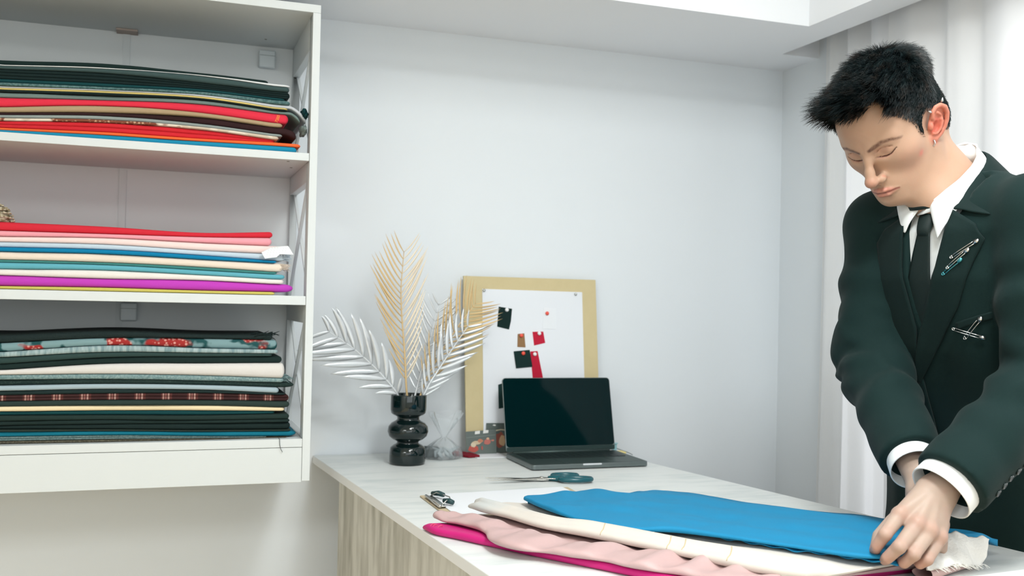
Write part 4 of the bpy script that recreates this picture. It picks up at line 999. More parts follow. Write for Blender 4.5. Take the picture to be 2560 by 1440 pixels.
# ---------------------------------------------------------------- the person
person = empty('person', (1.50,-1.13,0), 'person in a black suit, white shirt and tie bending over the blue fabric', 'person')
def grow_hair(V, F):
    hm = hair_mask(V)
    # vertex normals of the head surface
    fn = np.cross(V[F[:,2]]-V[F[:,0]], V[F[:,3]]-V[F[:,1]]); vn = np.zeros_like(V)
    for k in range(4):
        for j in range(3): vn[:,j] += np.bincount(F[:,k], fn[:,j], len(V))
    vn /= np.linalg.norm(vn,axis=1)[:,None]+1e-12
    s = V.copy(); s[:,0] = abs(s[:,0]); nearear = ear_sdf(s) < .0015
    ok = np.where((hm > -.0015) & ~nearear & (V[:,2] > -.068))[0]
    rs = np.random.default_rng(11)
    crown = np.array((.004,-.070,.112))
    def field(P, N, hm_):
        out = P-crown; out -= N*(out*N).sum(1)[:,None]; out /= np.linalg.norm(out,axis=1)[:,None]+1e-9
        fw = np.tile(np.array((0,1.,-.12)),(len(P),1)); fw -= N*(fw*N).sum(1)[:,None]; fw /= np.linalg.norm(fw,axis=1)[:,None]+1e-9
        top = sstep(P[:,2], .045, .085); back = sstep(-P[:,1], .045, .085); side = (1-top)*(1-back)
        w = np.clip(.35+.45*top+.45*side-.9*back, 0, 1)[:,None]
        d = out*(1-w)+fw*w
        d += .22*np.stack([vnoise(P*30,1),vnoise(P*30,2),vnoise(P*30,3)],1); d -= N*(d*N).sum(1)[:,None]
        d /= np.linalg.norm(d,axis=1)[:,None]+1e-9
        front = sstep(P[:,1], .0, .055)*top
        L = .0070+.020*top+.034*front+.008*side*sstep(P[:,2], .0, .04)-.001*back
        edge = sstep(hm_, -.002, .014); L = L*(.42+.58*edge)
        lift = np.radians(16)+np.radians(20)*top+np.radians(30)*front-np.radians(6)*back
        return d, L, lift, top, front
    # clumps
    ci = rs.choice(ok, 640, replace=False); cd, cL, cl, ct, cf = field(V[ci], vn[ci], hm[ci])
    cl = cl+rs.normal(.03,.24,len(ci)); cL = cL*rs.uniform(.8,1.45,len(ci))
    ctip = V[ci]+cL[:,None]*(cd*np.cos(cl)[:,None]+vn[ci]*np.sin(cl)[:,None])
    NS = 30000; ri = rs.choice(ok, NS); P = V[ri]+rs.normal(0,.0006,(NS,3)); N = vn[ri]
    d, L, lift, top, front = field(P, N, hm[ri])
    L = L*rs.uniform(.6,1.3,NS); lift = lift+rs.normal(0,.17,NS)
    tip = P+L[:,None]*(d*np.cos(lift)[:,None]+N*np.sin(lift)[:,None])
    from mathutils.kdtree import KDTree
    kd = KDTree(len(ci)); [kd.insert(V[c],i) for i,c in enumerate(ci)]; kd.balance()
    near = np.array([kd.find(p)[1] for p in P])
    cw = (.08+.40*np.maximum(top,front))*rs.uniform(.6,1,NS)
    tip = tip*(1-cw[:,None])+(ctip[near]+(P-V[ci][near])*.35)*cw[:,None]
    tip[:,2] -= 0
    mid = P+(tip-P)*.5+N*(np.linalg.norm(tip-P,axis=1)*(.10+.12*top))[:,None]
    K = 5; T = np.linspace(0,1,K); curve = ((1-T)**2)[None,:,None]*(P-N*.001)[:,None]+(2*T*(1-T))[None,:,None]*mid[:,None]+(T**2)[None,:,None]*tip[:,None]
    tg = np.gradient(curve,axis=1); tg /= np.linalg.norm(tg,axis=2)[:,:,None]+1e-12
    rnd = rs.normal(size=(NS,1,3)); u = np.cross(tg,rnd); u /= np.linalg.norm(u,axis=2)[:,:,None]+1e-12; w = np.cross(tg,u)
    r = (np.array((.00030,.0003,.00027,.0002,.00005))[None,:]*rs.uniform(.8,1.35,(NS,1)))[:,:,None]
    rings = [curve+r*(math.cos(a)*u+math.sin(a)*w) for a in (0,2*PI/3,4*PI/3)]
    VV = np.stack(rings,2).reshape(-1,3); base = (np.arange(NS)*K*3)[:,None]
    fl = []
    for k in range(K-1):
        for i in range(3): fl.append((k*3+i, k*3+(i+1)%3, (k+1)*3+(i+1)%3, (k+1)*3+i))
    FF = (base[:,None,:]+np.array(fl)[None]).reshape(-1,4)
    # close under-layer following the scalp
    deep = (hm > .004) & ~nearear; fk = deep[F].all(1); F2 = F[fk][::1]; used = np.unique(F2); mp = -np.ones(len(V),int); mp[used] = np.arange(len(used))
    tp = sstep(V[used][:,2],.045,.09)
    off = np.minimum(.0016+.0055*tp, .0006+.28*np.maximum(hm[used]-.004,0))*(1+.45*vnoise(V[used]*np.array((160,60,160)),7))
    V2 = V[used]+vn[used]*off[:,None]
    return np.concatenate([VV,V2]), np.concatenate([FF, mp[F2]+len(VV)]), len(FF)
HV, HF = surface_nets(head_sdf, (-.100,-.152,-.205), (.100,.135,.140), .0016)
hv, hf, n_strand = grow_hair(HV, HF)
M_hair = mat('dark_hair', (15,29,31), .36, spec=.7, var=(60,(44,36,30),.5,.66))
M_under = mat('hair_roots', (16,25,26), .95, spec=.05)
HW = lambda P: P@HA.T+HO
ho = link_mesh('hair', np_mesh('hair', HW(hv), hf), [M_hair, M_under], person); ho.data.polygons.foreach_set('material_index', np.r_[np.zeros(n_strand,np.int32), np.ones(len(hf)-n_strand,np.int32)]); ho['label'] = 'short dark tousled hair brushed forward'
# ---------------------------------------------------------------- body: head, neck, arms and hands in one mesh
def join_nets(parts):
    Vs, Fs, Cs, n = [], [], [], 0
    for V, F, c in parts: Vs.append(V); Fs.append(F+n); Cs.append(c); n += len(V)
    return np.concatenate(Vs), np.concatenate(Fs), np.concatenate(Cs)
LHV, LHF = surface_nets(hand_sdf, (1.02,-1.53,.915), (1.32,-1.37,1.13), .0016)
RHV, RHF = surface_nets(rhand_sdf, (1.09,-1.50,.92), (1.29,-1.20,1.16), .0024)
def trunk_sdf(p):
    d = torso_sdf(p, -.028); d = np.maximum(np.maximum(d, .72-p[:,2]), p[:,2]-1.52)
    d = smin(d, cap(p, (1.392,-1.245,1.45), (1.372,-1.238,1.545), .056,.052), .03)
    for S, E, W in ((RSJ,REJ,RWJ),(LSJ,LEJ,LWJ)):
        d = smin(d, smin(cap(p,S,E,.048,.040), cap(p,E,E+(W-E)*.72,.038,.029), .01), .02)
    u, v = body_uv(p)
    for sx, sy in ((1,0),(-1,0)):
        h = np.array((1.575,-1.11,.86))+np.append(BLX[:2]*sx*.09,0); k = np.array((1.585,-1.10,.47))+np.append(BLX[:2]*sx*.10,0); a = np.array((1.60,-1.09,.07))+np.append(BLX[:2]*sx*.105,0)
        d = smin(d, smin(cap(p,h,k,.082,.055), cap(p,k,a,.054,.038), .02), .03)
    return d
TKV, TKF = surface_nets(trunk_sdf, (1.05,-1.60,.02), (1.84,-.85,1.60), .012)
skin = np.array(lin((184,149,126)))
bv, bf, bc = join_nets([(HW(HV), HF, head_color(HV)), (LHV, LHF, hand_color(LHV,HJ)), (RHV, RHF, hand_color(RHV,RH)), (TKV, TKF, np.tile(skin,(len(TKV),1)))])
M_skin = mat('skin', (255,255,255), .48, attr='Col', sss=.18, spec=.32, bump=(420,.05))
bme = np_mesh('body', bv, bf); bc4 = np.ones((len(bme.vertices),4), np.float32); bc4[:,:3] = bc[:len(bme.vertices)]
bme.color_attributes.new('Col','FLOAT_COLOR','POINT').data.foreach_set('color', bc4.ravel())
body = link_mesh('body', bme, M_skin, person)

# ---------------------------------------------------------------- suit jacket
M_suit = cloth_mat('black_suit_cloth', (12,37,36), .82, bump=(1400,.25), spec=.2, sheen=.04)
M_lapel = cloth_mat('black_suit_lapel', (11,33,32), .8, bump=(1400,.25), spec=.2, sheen=.03)
M_shirt = cloth_mat('white_shirt_cotton', (232,236,237), .8, bump=(900,.12))
M_tie = cloth_mat('black_tie_silk', (14,32,31), .6, bump=(1200,.15), spec=.35)
JV, JF = surface_nets(jacket_sdf, (1.08,-1.60,.745), (1.84,-.88,1.60), .0052)
jk = link_mesh('jacket', np_mesh('jacket', smooth_verts(JV,JF,2,.4), JF), M_suit, person)
def surf(f, u, z, off=0.):
    """point on the front of the body surface f at body-left u, height z, moved out by off"""
    u, z = np.broadcast_arrays(np.atleast_1d(np.asarray(u,float)), np.asarray(z,float)); n = len(u)
    c = np.stack([np.interp(z,TZ,TCX),np.interp(z,TZ,TCY),z],1); P = c+u[:,None]*BLX+.34*BFX; t = np.zeros(n)
    for _ in range(120):
        d = f(P-t[:,None]*BFX); t = np.minimum(t+.6*d, .40)
    return P-(t-off)[:,None]*BFX
def strip(name, inner, outer, off, th, m, parent, n=40, k=10, f=None, edge=.0, roll=.0):
    inner, outer = np.array(inner), np.array(outer)
    def res(a):
        s = np.r_[0,np.cumsum(np.linalg.norm(np.diff(a,axis=0),axis=1))]; s /= s[-1]; t = np.linspace(0,1,n); return np.stack([np.interp(t,s,a[:,0]),np.interp(t,s,a[:,1])],1)
    A, B = res(inner), res(outer); rows = []
    for j in range(k+1):
        w = j/k; q = A*(1-w)+B*w; o = off+roll*math.sin(PI*min(w*1.0,1))*0+roll*(1-w)**2+edge*w**4
        rows.append(surf(f or jacket_core, q[:,0], q[:,1], o))
    o = MB().grid(rows).build(name, m, smooth=True, fix=False)
    if th:
        x = o.modifiers.new('solid','SOLIDIFY'); x.thickness = th; x.offset = 0
    ORG_ = ORG.pop(o.name, Vector()); o.data.transform(Matrix.Translation(ORG_)); o.location = (0,0,0)
    if parent.type == 'EMPTY': o.parent = parent; o.matrix_parent_inverse = Matrix.Translation(-parent.location)
    else: o.parent = parent
    return o
strip('lapel', [(.064,1.50),(.0625,1.46),(.055,1.40),(.046,1.363),(.033,1.327),(.020,1.285),(.008,1.24),(-.002,1.185)],
      [(.109,1.474),(.118,1.459),(.128,1.447),(.117,1.412),(.107,1.372),(.094,1.328),(.064,1.278),(.036,1.232),(.008,1.185)], .0045, .003, M_lapel, jk, roll=.004)
strip('lapel', [(-.030,1.50),(-.0265,1.46),(-.018,1.40),(-.006,1.355),(.002,1.325),(.012,1.288),(.010,1.25),(.006,1.205)],
      [(-.078,1.474),(-.088,1.459),(-.099,1.447),(-.087,1.412),(-.076,1.372),(-.060,1.328),(-.038,1.285),(-.014,1.245),(.004,1.205)], .0035, .003, M_lapel, jk, roll=.004)
strip('front_edge', [(-.004,1.20),(.004,1.12),(.010,1.02),(.014,.90),(.000,.79)], [(.014,1.20),(.024,1.12),(.030,1.02),(.034,.90),(.020,.79)], .0035, .003, M_suit, jk, k=5)
strip('breast_pocket', [(.088,1.302),(.150,1.326)], [(.089,1.289),(.151,1.313)], .0025, .002, M_lapel, jk, n=14, k=4)
# jacket collar: a band that climbs round the back of the neck
def ring(phi, c, rx, ry, zamp):
    return np.stack([c[0]+BLX[0]*rx*np.sin(phi)+BFX[0]*ry*np.cos(phi), c[1]+BLX[1]*rx*np.sin(phi)+BFX[1]*ry*np.cos(phi), c[2]-zamp*np.cos(phi)],1)
NC = np.array((1.345,-1.236,1.578))
ph = np.radians(np.linspace(52,308,60))
top = ring(ph, NC+np.array((.006,0,-.013)), .0720,.0740,.058)
bot0 = np.concatenate([surf(jacket_core,[.134],[1.487],.003)[:1], surf(jacket_core,[-.108],[1.487],.003)[:1]])
mid_ = ring(ph, NC+np.array((.012,-.002,-.018)), .083,.083,.052); low = ring(ph, NC+np.array((.030,-.004,-.050)), .110,.096,.046)
s_ = sstep(np.degrees(ph), 52, 95)*sstep(-np.degrees(ph), -308, -265)
left = (np.degrees(ph) < 180)[:,None]
low = np.where(left, bot0[0], bot0[1])*(1-s_[:,None])+low*s_[:,None]
t0 = np.concatenate([surf(jacket_core,[.064],[1.50],.010), surf(jacket_core,[-.030],[1.50],.010)])
top = np.where(left, t0[0], t0[1])*(1-s_[:,None])+top*s_[:,None]; mid_ = (top*.6+low*.4)*(1-s_[:,None])+mid_*s_[:,None]
for A in (top,mid_,low):
    for _ in range(3): A[1:-1] = (A[:-2]+2*A[1:-1]+A[2:])/4
rows = [top+(low-top)*0, top*.5+mid_*.5+np.array((0,0,.003)), mid_, mid_*.5+low*.5, low]
MB().grid(rows).build('collar', M_lapel, jk, smooth=True, fix=False, solid=.004, sub=1)
# ---------------------------------------------------------------- shirt, collar, tie, cuffs
def shirt_clip(p):
    u, v = body_uv(p); z = p[:,2]; d = jacket_core(p)+.0085
    d = np.maximum(d, np.abs(u-.018)-(np.interp(z,[1.25,1.33,1.48,1.6],[.016,.030,.066,.095]))); return np.maximum(np.maximum(d, 1.24-z), np.maximum(z-1.545, .02-v))
SV, SF = surface_nets(shirt_clip, (1.10,-1.42,1.22), (1.45,-1.08,1.57), .0034)
sh = link_mesh('shirt', np_mesh('shirt', smooth_verts(SV,SF,2,.5), SF), M_shirt, person)
S_ = lambda u, z, o: surf(jacket_core, [u], [z], o)[0]
ctop = lambda deg: ring(np.radians([deg]), NC, .0640,.0660,.061)[0]
# fold line (top) and fall edge of the collar, from its front edge round the back to the other front edge
fall = []
for deg, bot in ((4,S_(.0490,1.4455,.004)),(14,S_(.0535,1.4600,.005)),(30,S_(.0625,1.4830,.006)),(50,S_(.076,1.505,.008)),(70,None),(95,None),(120,None),(150,None),(180,None),(210,None),(240,None),(265,None),(290,None),(310,S_(-.056,1.505,.008)),(330,S_(-.044,1.486,.006)),(346,S_(-.033,1.469,.005)),(356,S_(-.0225,1.4600,.004))):
    if bot is None: bot = ring(np.radians([deg]), NC+np.array((.004,0,-.028)), .080,.080,.055)[0]
    t = ctop(deg)
    if deg < 40 or deg > 320:
        w = 1-min(deg,360-deg)/40.; t = t*(1-w)+S_(.0065+(.004 if deg < 180 else -.004)*(1+(1-w)*8), 1.5115, .006)*w
    fall.append((t, bot))
n_ = 7; rows = []
for j in range(n_+1):
    w = j/n_; r = []
    for t, b in fall:
        q = t*(1-w)+b*w; c = NC.copy(); c[2] = q[2]; o = q-c; o[2] = 0; o /= np.linalg.norm(o)+1e-9
        r.append(q+o*.005*math.sin(PI*w))
    rows.append(r)
MB().grid(rows).build('collar', M_shirt, sh, smooth=True, fix=False, solid=.0022, sub=1)
inner = [(t+np.array((0,0,.0)), ring(np.radians([d]), NC+np.array((.002,0,-.034)), .0625,.064,.050)[0]) for (t,b), d in zip(fall,(4,14,30,50,70,95,120,150,180,210,240,265,290,310,330,346,356))]
MB().grid([[t for t,b in inner],[b for t,b in inner]]).build('collar_stand', M_shirt, sh, smooth=True, fix=False, solid=.0018)
tie = strip('tie', [(-.002,1.463),(-.006,1.43),(-.012,1.36),(-.016,1.30),(-.018,1.20)], [(.024,1.463),(.029,1.43),(.040,1.36),(.046,1.30),(.048,1.20)], -.0045, .0022, M_tie, person, n=30, k=8)
kn = []
for z, u0, u1, o in ((1.509,-.010,.026,.000),(1.504,-.0135,.0285,.006),(1.49,-.012,.0275,.010),(1.475,-.008,.0265,.0105),(1.462,-.004,.025,.008),(1.456,-.002,.0235,.000)):
    kn.append([S_(u0+(u1-u0)*i/10, z, -.004+(o+.001)*math.sin(PI*i/10)**.6) for i in range(11)])
MB().grid(kn).build('knot', M_tie, tie, smooth=True, fix=False, sub=1)
MB().grid([[ring(np.radians([d]), NC+np.array((.0,0,zz-.009*(abs(d)/40.)**2)), .0585,.0625,.061)[0] for d in range(-44,45,4)] for zz in (.013,.006,-.004,-.014)]).build('neck_band', M_tie, tie, smooth=True, fix=False, solid=.001)
def cuff(E, W, t0, t1, r0, r1, nm):
    ax = (W-E)/np.linalg.norm(W-E); a = np.cross(ax,(0,0,1.)); a /= np.linalg.norm(a); b = np.cross(a,ax); L = np.linalg.norm(W-E); rows = []
    for t, r in ((t0,r0-.0022),(t1-.004,r1-.0022),(t1,r1-.0012),(t1,r1),(t1-.004,r1+.0004),(t0,r0)):
        rows.append([E+ax*L*t+r*(1+.05*math.sin(2*x+.6))*(math.cos(x)*a*1.0+math.sin(x)*b*1.08) for x in np.linspace(0,2*PI,49)])
    MB().grid(rows).build('cuff', M_shirt, sh, smooth=True)
cuff(LEJ, LWJ+np.array((0,.004,.001)), .76, .985, .0455, .0470, 'L'); cuff(REJ, RWJ, .76, .945, .0400, .0425, 'R')
# sleeve buttons beside each cuff (positions on the outer seam of the sleeve)
for (E, W, dr0, n_b) in ((LEJ,LWJ,np.array((.55,-.80,-.25)),5),(REJ,RWJ,np.array((-.35,-.3,-.85)),2)):
    ax = (W-E)/np.linalg.norm(W-E); L = np.linalg.norm(W-E); dr = dr0-ax*(dr0@ax); dr /= np.linalg.norm(dr)
    for k in range(n_b):
        o = E+ax*L*(.80-.062*k); s = .10
        for _ in range(80): s -= .5*float(jacket_sdf((o+dr*s)[None])[0])
        MB().lathe([(0,.0),(.0058,0),(.0062,.0012),(.0058,.0022),(.004,.0024),(.0036,.0018),(0,.0018)], o+dr*s, 18, axis=dr).build('button', mat('black_horn_button',(30,42,42),.2,spec=.6), jk, smooth=True)

# ---------------------------------------------------------------- trousers and shoes
def trouser_sdf(p):
    d = torso_sdf(p, -.012); d = np.maximum(np.maximum(d, .78-p[:,2]), p[:,2]-1.02)
    for sx in (1,-1):
        o = np.append(BLX[:2]*sx,0); h = np.array((1.575,-1.11,.84))+o*.092; k = np.array((1.585,-1.10,.47))+o*.10; a = np.array((1.60,-1.09,.085))+o*.105
        l = smin(cap(p,h,k,.106,.088), cap(p,k,a,.088,.098), .03); l = l+.004*vnoise(p*np.array((18,18,7)),3); l = np.maximum(l, .055-p[:,2]); d = smin(d, l, .03)
    return d
TV, TF = surface_nets(trouser_sdf, (1.34,-1.40,.03), (1.84,-.84,1.05), .009)
link_mesh('trousers', np_mesh('trousers', smooth_verts(TV,TF,2,.5), TF), cloth_mat('black_trouser_cloth',(14,28,28),.85), person)
for sx in (1,-1):
    o = BLX*sx*.105; c = np.array((1.60,-1.09,0))+o; fw = BFX; lf = BLX; rows = []
    for x, w, h in ((-.075,.018,.05),(-.07,.032,.075),(-.03,.040,.085),(.03,.043,.075),(.09,.048,.055),(.14,.044,.045),(.175,.030,.035),(.187,.006,.018)):
        rows.append([c+fw*x+lf*w*math.cos(a)+np.array((0,0,.006+h*max(math.sin(a),0)+.004*min(math.sin(a),0))) for a in np.linspace(0,2*PI,25)])
    MB().grid(rows).build('shoe', mat('black_shoe_leather',(12,16,17),.3), person, smooth=True, sub=1)

# ---------------------------------------------------------------- jewellery and safety pins
M_ster = mat('polished_steel', (206,208,208), .16, metal=.95)
EW = lambda e: HW((EC+np.array(e)@EA.T)[None])[0]
eh = EW((.004,.004,-.0335)); er = MB(); pts = []
for a in np.linspace(0,2*PI,25): pts.append(eh+HA@EA@np.array((.0045*math.cos(a)+.001, .0008, .0052*math.sin(a)-.001)))
er.tube(pts, .0014, 8, cap=False); er.build('hoop_earring', M_ster, person, smooth=True)
for (e, d) in (((.0015,-.002,.0385),(0.1,-.05,1)),((.002,.0215,.0205),(.15,1,.25))):
    c = EW(e); ax = HA@EA@np.array(d); ax = ax/np.linalg.norm(ax)
    MB().lathe([(0,-.002),(.0028,0),(.0022,.0035),(.0006,.0068),(0,.007)], c, 14, axis=ax).build('ear_spike', M_ster, person, smooth=True)
def safety_pin(p0, p1, wid, lab, flip=1, m=None, open_=0., off=.0085):
    """p0 = coil end, p1 = clasp end, both (body-left, height) on the jacket"""
    A = S_(*p0, off); B = S_(*p1, off); ax = B-A; L = np.linalg.norm(ax); ax /= L; nn = BFX; sd = np.cross(ax,nn)*flip; mb = MB(); m = m or M_ster; r = .00085
    q = lambda x, y, o=0.: A+ax*x+sd*y+nn*o
    mb.tube([q(.003,0),q(L*.35,.0004,.0006),q(L*.7,.0002,.0006),q(L-.004,0)], r, 7)                 # back wire
    mb.tube([q(.003,wid),q(L*.3,wid+open_*.6,.001),q(L*.7,wid+open_,.001),q(L-.006,wid+open_*.9)], r*.9, 7)   # pin arm
    mb.tube([q(.003,0),q(-.0005,.0008),q(-.002,wid*.5),q(-.0005,wid-.0008),q(.003,wid)], r, 7)
    mb.tube([q(.0005+.0022*math.cos(a),wid*.5+.0022*math.sin(a),.0008) for a in np.linspace(0,4*PI,30)], r*.9, 6)   # coil
    cap_ = [q(L-.008,-.0012),q(L-.001,-.0014),q(L+.0022,wid*.25),q(L+.0018,wid*.8),q(L-.002,wid+.0012),q(L-.0075,wid+.0008)]
    mb.prism([c-nn*.0016 for c in cap_], nn*.0034)
    o = mb.build('safety_pin', m, jk, smooth=True); o['label'] = lab; return o
safety_pin((.083,1.414),(.121,1.443),.0045,'chrome safety pin high on the lapel',-1)
safety_pin((.079,1.396),(.109,1.428),.0045,'chrome safety pin in the middle of the lapel',-1)
safety_pin((.073,1.385),(.100,1.411),.0048,'teal headed safety pin low on the lapel',-1, mat('teal_pin',(70,150,160),.25,metal=.6))
safety_pin((.088,1.293),(.136,1.2785),.005,'chrome safety pin lying across the breast pocket',1)
safety_pin((.109,1.273),(.133,1.310),.006,'upright chrome safety pin on the breast pocket',-1)
# ---------------------------------------------------------------- fabrics laid on the table
def resample(a, n):
    a = np.array(a,float); s = np.r_[0,np.cumsum(np.linalg.norm(np.diff(a,axis=0),axis=1))]; s /= s[-1]; t = np.linspace(0,1,n)
    r = np.stack([smooth_interp(t,s,a[:,k]) for k in range(a.shape[1])],1); return r
def laid_cloth(name, label, near, far, top, bot, edge, m, n=150, k=30, group=None):
    """near/far: edges on the table (x, y); top(s,w,x,y), bot(s,w,x,y): heights; edge: depth of the round fold on the near side"""
    A, B = resample(near,n), resample(far,n); rows = []
    s = np.linspace(0,1,n)
    W = np.linspace(0,1,k)**1.15
    D = B-A; L = np.linalg.norm(D,axis=1)[:,None]; U = D/L
    P = []
    for w in W:
        q = A+U*edge+(D-U*edge)*w if w > 0 else A+U*edge
        P.append(np.concatenate([q, top(s,w,q[:,0],q[:,1])[:,None]],1))
    q0 = P[0][:,:2]; zt = P[0][:,2]; zb = bot(s,0,q0[:,0],q0[:,1]); front = []
    for a in np.linspace(-PI/2,PI/2,9)[:-1]:
        c = np.concatenate([q0-U*edge*math.cos(a)**.8, ((zt+zb)/2+(zt-zb)/2*math.sin(a))[:,None]],1); front.append(c)
    back = [np.concatenate([B, bot(s,1,B[:,0],B[:,1])[:,None]],1)]
    mid = [np.concatenate([A+D*w, bot(s,w,(A+D*w)[:,0],(A+D*w)[:,1])[:,None]],1) for w in (.75,.5,.25)]
    R_ = front+P+back+mid; R_.append(R_[0]); G = np.array(R_).transpose(1,0,2); mb = MB().grid(G)
    kk = G.shape[1]; mb.f.append(tuple(range(kk-1))); mb.mi.append(0); mb.f.append(tuple((n-1)*kk+j for j in range(kk-1))[::-1]); mb.mi.append(0)
    o = mb.build(name, m, smooth=True); props(o, label, 'fabric', group or 'fabrics laid out on the table')
    return o
N3 = lambda x, y, f, sd: vnoise(np.stack([x*f,y*f,x*0],1), sd)
dirv = np.array((.62,-.78)); perp = np.array((.78,.62))
ax_ = lambda x, y: x*dirv[0]+y*dirv[1]; cx_ = lambda x, y: x*perp[0]+y*perp[1]
M_hot = cloth_mat('hot_pink_satin',(198,24,116),.5,spec=.4); M_dus = cloth_mat('dusty_pink_satin',(194,163,161),.42,spec=.45)
M_cre = cloth_mat('cream_white_cloth',(212,205,196),.65,var=(7,(196,198,196),.56,.7)); M_blu = cloth_mat('azure_cotton',(24,128,172),.7,bump=(300,.1))
z0 = ZT+.0006
laid_cloth('laid_fabric','hot pink satin fabric lying lowest in the stack on the table',
  [(.462,-.925),(.468,-.965),(.500,-1.015),(.529,-1.061),(.598,-1.17),(.663,-1.263),(.712,-1.335),(.785,-1.44)], [(.52,-.905),(.62,-.96),(.78,-1.07),(.92,-1.18),(1.05,-1.29),(1.16,-1.40)],
  lambda s,w,x,y: z0+.0135-.006*w+.0006*np.sin(s*40)*(1-w)-.004*np.clip(1-s/.02,0,1), lambda s,w,x,y: z0+0*s, .010, M_hot)
rl = MB(); c0 = np.array((.4685,-.9385,z0+.0075)); d0 = np.array((.055,-.085,0)); d0 /= np.linalg.norm(d0)
for t in (.012,.018,.03): rl.tube([c0+d0*t+np.array((.0085*math.cos(a)*d0[1]*-1,.0085*math.cos(a)*d0[0],.0078*math.sin(a)+.0004)) for a in np.linspace(0,2*PI,25)], .0007, 5, cap=False)
hot = [o for o in bpy.data.objects if o.name == 'laid_fabric'][0]
rl.build('rolled_edge', cloth_mat('hot_pink_hem',(236,80,120),.5), hot, smooth=True)
def dtop(s,w,x,y):
    a = ax_(x,y); wv = .0060*np.sin(a*58+6*N3(x,y,7,3)+2.5*w)+.0055*N3(x,y,21,5)+.003*np.sin(a*120-8*w+3*N3(x,y,10,8))
    env = 1-sstep(np.full_like(s,w),.24,.42); return z0+.0150+.0105*env+.72*wv*(.25+.75*env)*(.55+.45*math.sin(PI*min(w*2.2,1)))
laid_cloth('laid_fabric','dusty pink satin fabric with soft puckers, second from the bottom on the table',
  [(.486,-.905),(.496,-.938),(.513,-.962),(.531,-1.00),(.541,-1.045),(.534,-1.09),(.537,-1.135),(.560,-1.172),(.588,-1.19),(.625,-1.232),(.664,-1.268),(.690,-1.315),(.735,-1.362),(.80,-1.45)],
  [(.572,-.878),(.66,-.93),(.80,-1.04),(.95,-1.17),(1.08,-1.29),(1.19,-1.405)], dtop, lambda s,w,x,y: z0+.0138-.006*w+0*s, .014, M_dus, n=260, k=44)
def wtop(s,w,x,y):
    roll = .017*math.exp(-((w-.07)/.10)**2)
    return z0+.0270+roll+.0012*np.sin(ax_(x,y)*23+2)+.0016*N3(x,y,16,6)*(1+1.2*w)-.006*np.clip(1-s/.03,0,1)-.005*sstep(np.full_like(s,w),.80,1.)
cre = laid_cloth('laid_fabric','cream white fabric rolled along its edge, lying under the blue one',
  [(.566,-.866),(.574,-.900),(.604,-.966),(.640,-1.066),(.686,-1.136),(.748,-1.236),(.803,-1.333),(.842,-1.410),(.90,-1.468)],
  [(.640,-.850),(.735,-.850),(.83,-.905),(.96,-1.00),(1.10,-1.13),(1.22,-1.25),(1.305,-1.372)], wtop, lambda s,w,x,y: z0+.0218-.004*w+0*s, .013, M_cre, n=200, k=44)
gm = mat('gold_crease', (196,178,140), .5)
for (xa, ya) in ((.700,-1.160),(.7685,-1.268),(.7835,-1.290),(.824,-1.362)):
    pts = []; dg = bpy.context.evaluated_depsgraph_get()
    bv_ = BVHTree.FromObject(cre, dg); loc = cre.location
    for t in np.linspace(-.030,.034,22):
        q = Vector((xa+perp[0]*t+dirv[0]*.010*math.cos(t*40), ya+perp[1]*t+dirv[1]*.010*math.cos(t*40), 1.2))-loc
        h = bv_.ray_cast(q, Vector((0,0,-1)))
        if h[0] is not None: pts.append(np.array(h[0]+loc)+np.array((0,0,.0001)))
    if len(pts) > 4: MB().tube(pts, .0009, 6).build('gold_line', gm, cre, smooth=True)
def btop(s,w,x,y):
    a, c = ax_(x,y), cx_(x,y)
    z = z0+.0455+.0010*np.sin(c*70+4*N3(x,y,6,2)+a*10)+.0026*N3(x,y,13,4)+.0014*N3(x+y*.4,y,31,7)
    z = z-.0225*sstep(np.full_like(s,w),.62,1.)**1.2
    z = z+.004*np.exp(-((s-.30)/.03)**2)*w+.005*np.exp(-((s-.13)/.03)**2)*w-.004*np.exp(-((s-.2)/.03)**2)*w
    return z
blu = laid_cloth('laid_fabric','bright blue cotton fabric spread on top of the stack, held down by the hand',
  [(.672,-.886),(.676,-.950),(.697,-1.060),(.721,-1.122),(.759,-1.172),(.833,-1.211),(.876,-1.252),(.958,-1.345),(1.031,-1.433),(1.09,-1.448),(1.15,-1.425),(1.212,-1.378)],
  [(.690,-.868),(.735,-.840),(.820,-.790),(.897,-.748),(.945,-.800),(1.020,-.772),(1.055,-.826),(1.110,-.896),(1.21,-1.019),(1.313,-1.145),(1.363,-1.259),(1.388,-1.340)],
  btop, lambda s,w,x,y: z0+.0370-.0240*sstep(np.full_like(s,w),.66,1.), .006, M_blu, n=240, k=60)
# thin lower fold of the blue fabric showing beneath its near edge
A = resample([(.880,-1.232),(.905,-1.262),(.935,-1.305),(.970,-1.350),(1.005,-1.385),(1.040,-1.432),(1.070,-1.462)], 90); rows = []
wob = .0040*vnoise(np.stack([np.arange(90)*.16,np.zeros(90),np.zeros(90)],1),5)
for w in np.linspace(0,1,8):
    q = A+perp*(.055*w)-perp*(wob*(1-w))[:,None]; z = z0+.0335+.0016*np.sin(np.arange(90)*.55)*(1-w)+.002*w; rows.append(np.concatenate([q,np.broadcast_to(z,(90,))[:,None]],1))
MB().grid(rows).build('lower_fold', M_blu, blu, smooth=True, fix=False, solid=.0012)
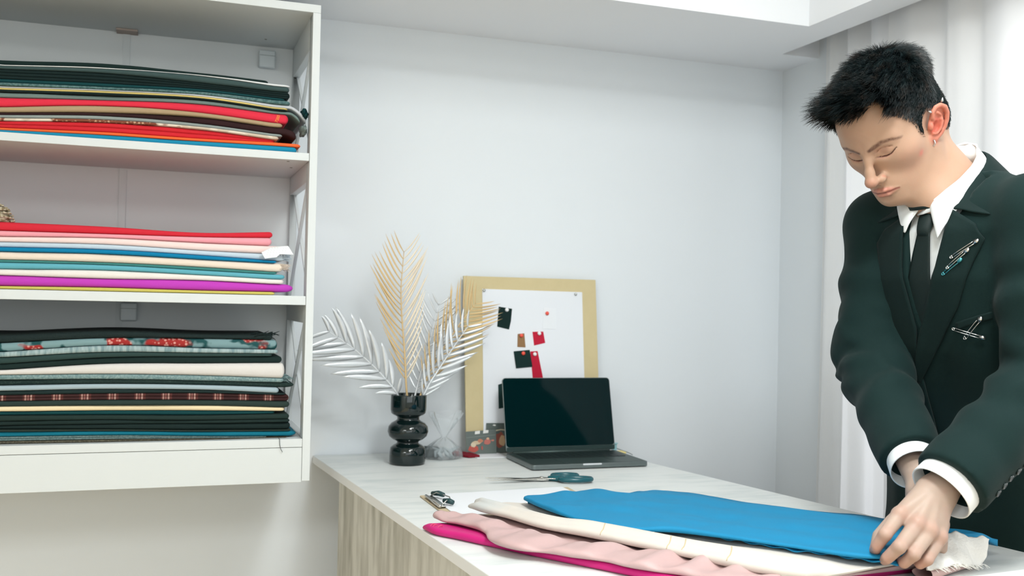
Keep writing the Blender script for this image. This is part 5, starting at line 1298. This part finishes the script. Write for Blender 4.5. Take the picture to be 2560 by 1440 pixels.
# frayed crumpled end of the cream fabric beyond the hand
rs = np.random.default_rng(3); g = np.zeros((46,30,3))
K00, K10, K11, K01 = map(np.array, ((1.115,-1.464,.922), (1.276,-1.416,.908), (1.312,-1.396,.945), (1.222,-1.384,.954)))
for i in range(46):
    for j in range(30):
        u, w = i/45, 1-j/29; g[i,j] = (1-u)*((1-w)*K00+w*K01)+u*((1-w)*K10+w*K11)
gz = g[:,:,2].copy()
nz = vnoise(np.stack([g[:,:,0].ravel()*34,g[:,:,1].ravel()*34,np.zeros(46*30)],1),9).reshape(46,30)+.6*vnoise(np.stack([g[:,:,0].ravel()*80,g[:,:,1].ravel()*80,np.ones(46*30)],1),12).reshape(46,30)
uu, ww = np.meshgrid(np.linspace(0,1,46), np.linspace(0,1,30), indexing='ij')
g[:,:,2] = np.maximum(gz+.0065*nz*(.4+.8*np.sin(PI*np.clip(uu,0,1))), z0+.003)
g[:,:,0] += .004*nz*ww; g[:,:,1] -= .005*nz*ww
MB().grid(g).build('crumpled_end', cloth_mat('cream_frayed',(232,231,227),.8,bump=(260,.7)), cre, smooth=True, fix=False, solid=.0016)
fr = MB(); rr = random.Random(2)
for k in range(70):
    i = rr.randrange(8,46); p = g[i,29]; l = rr.uniform(.005,.014); fr.tube([p-np.array((*dirv,0))*.004, p+np.array((dirv[0]*l*.5,dirv[1]*l*.5,.002)), p+np.array((dirv[0]*l+rr.uniform(-.006,.006),dirv[1]*l+rr.uniform(-.006,.006),-.002))], (.0008,.0006,.0003), 4)
fr.build('frayed_threads', mat('cream_thread',(236,236,232),.8), cre, smooth=True)
# flattened tube end of the dusty pink fabric sticking out below it
dus = [o for o in bpy.data.objects if o.name == 'laid_fabric.001'][0]
c0, c1 = np.array((1.135,-1.440,z0+.010)), np.array((1.272,-1.392,z0+.0095)); rows = []
d = (c1-c0)/np.linalg.norm(c1-c0); pv = np.array((-d[1],d[0],0))
for t, sc_ in ((0,1),(.3,1),(.6,.95),(.85,.92),(1,.98),(1,.86),(.9,.8),(.7,.7)):
    rows.append([c0+(c1-c0)*t+pv*(.017*sc_*math.cos(a))+np.array((0,0,.0092*sc_*math.sin(a)*(1-.25*math.cos(a)))) for a in np.linspace(0,2*PI,33)])
MB().grid(rows).build('rolled_end', M_dus, dus, smooth=True, fix=False)
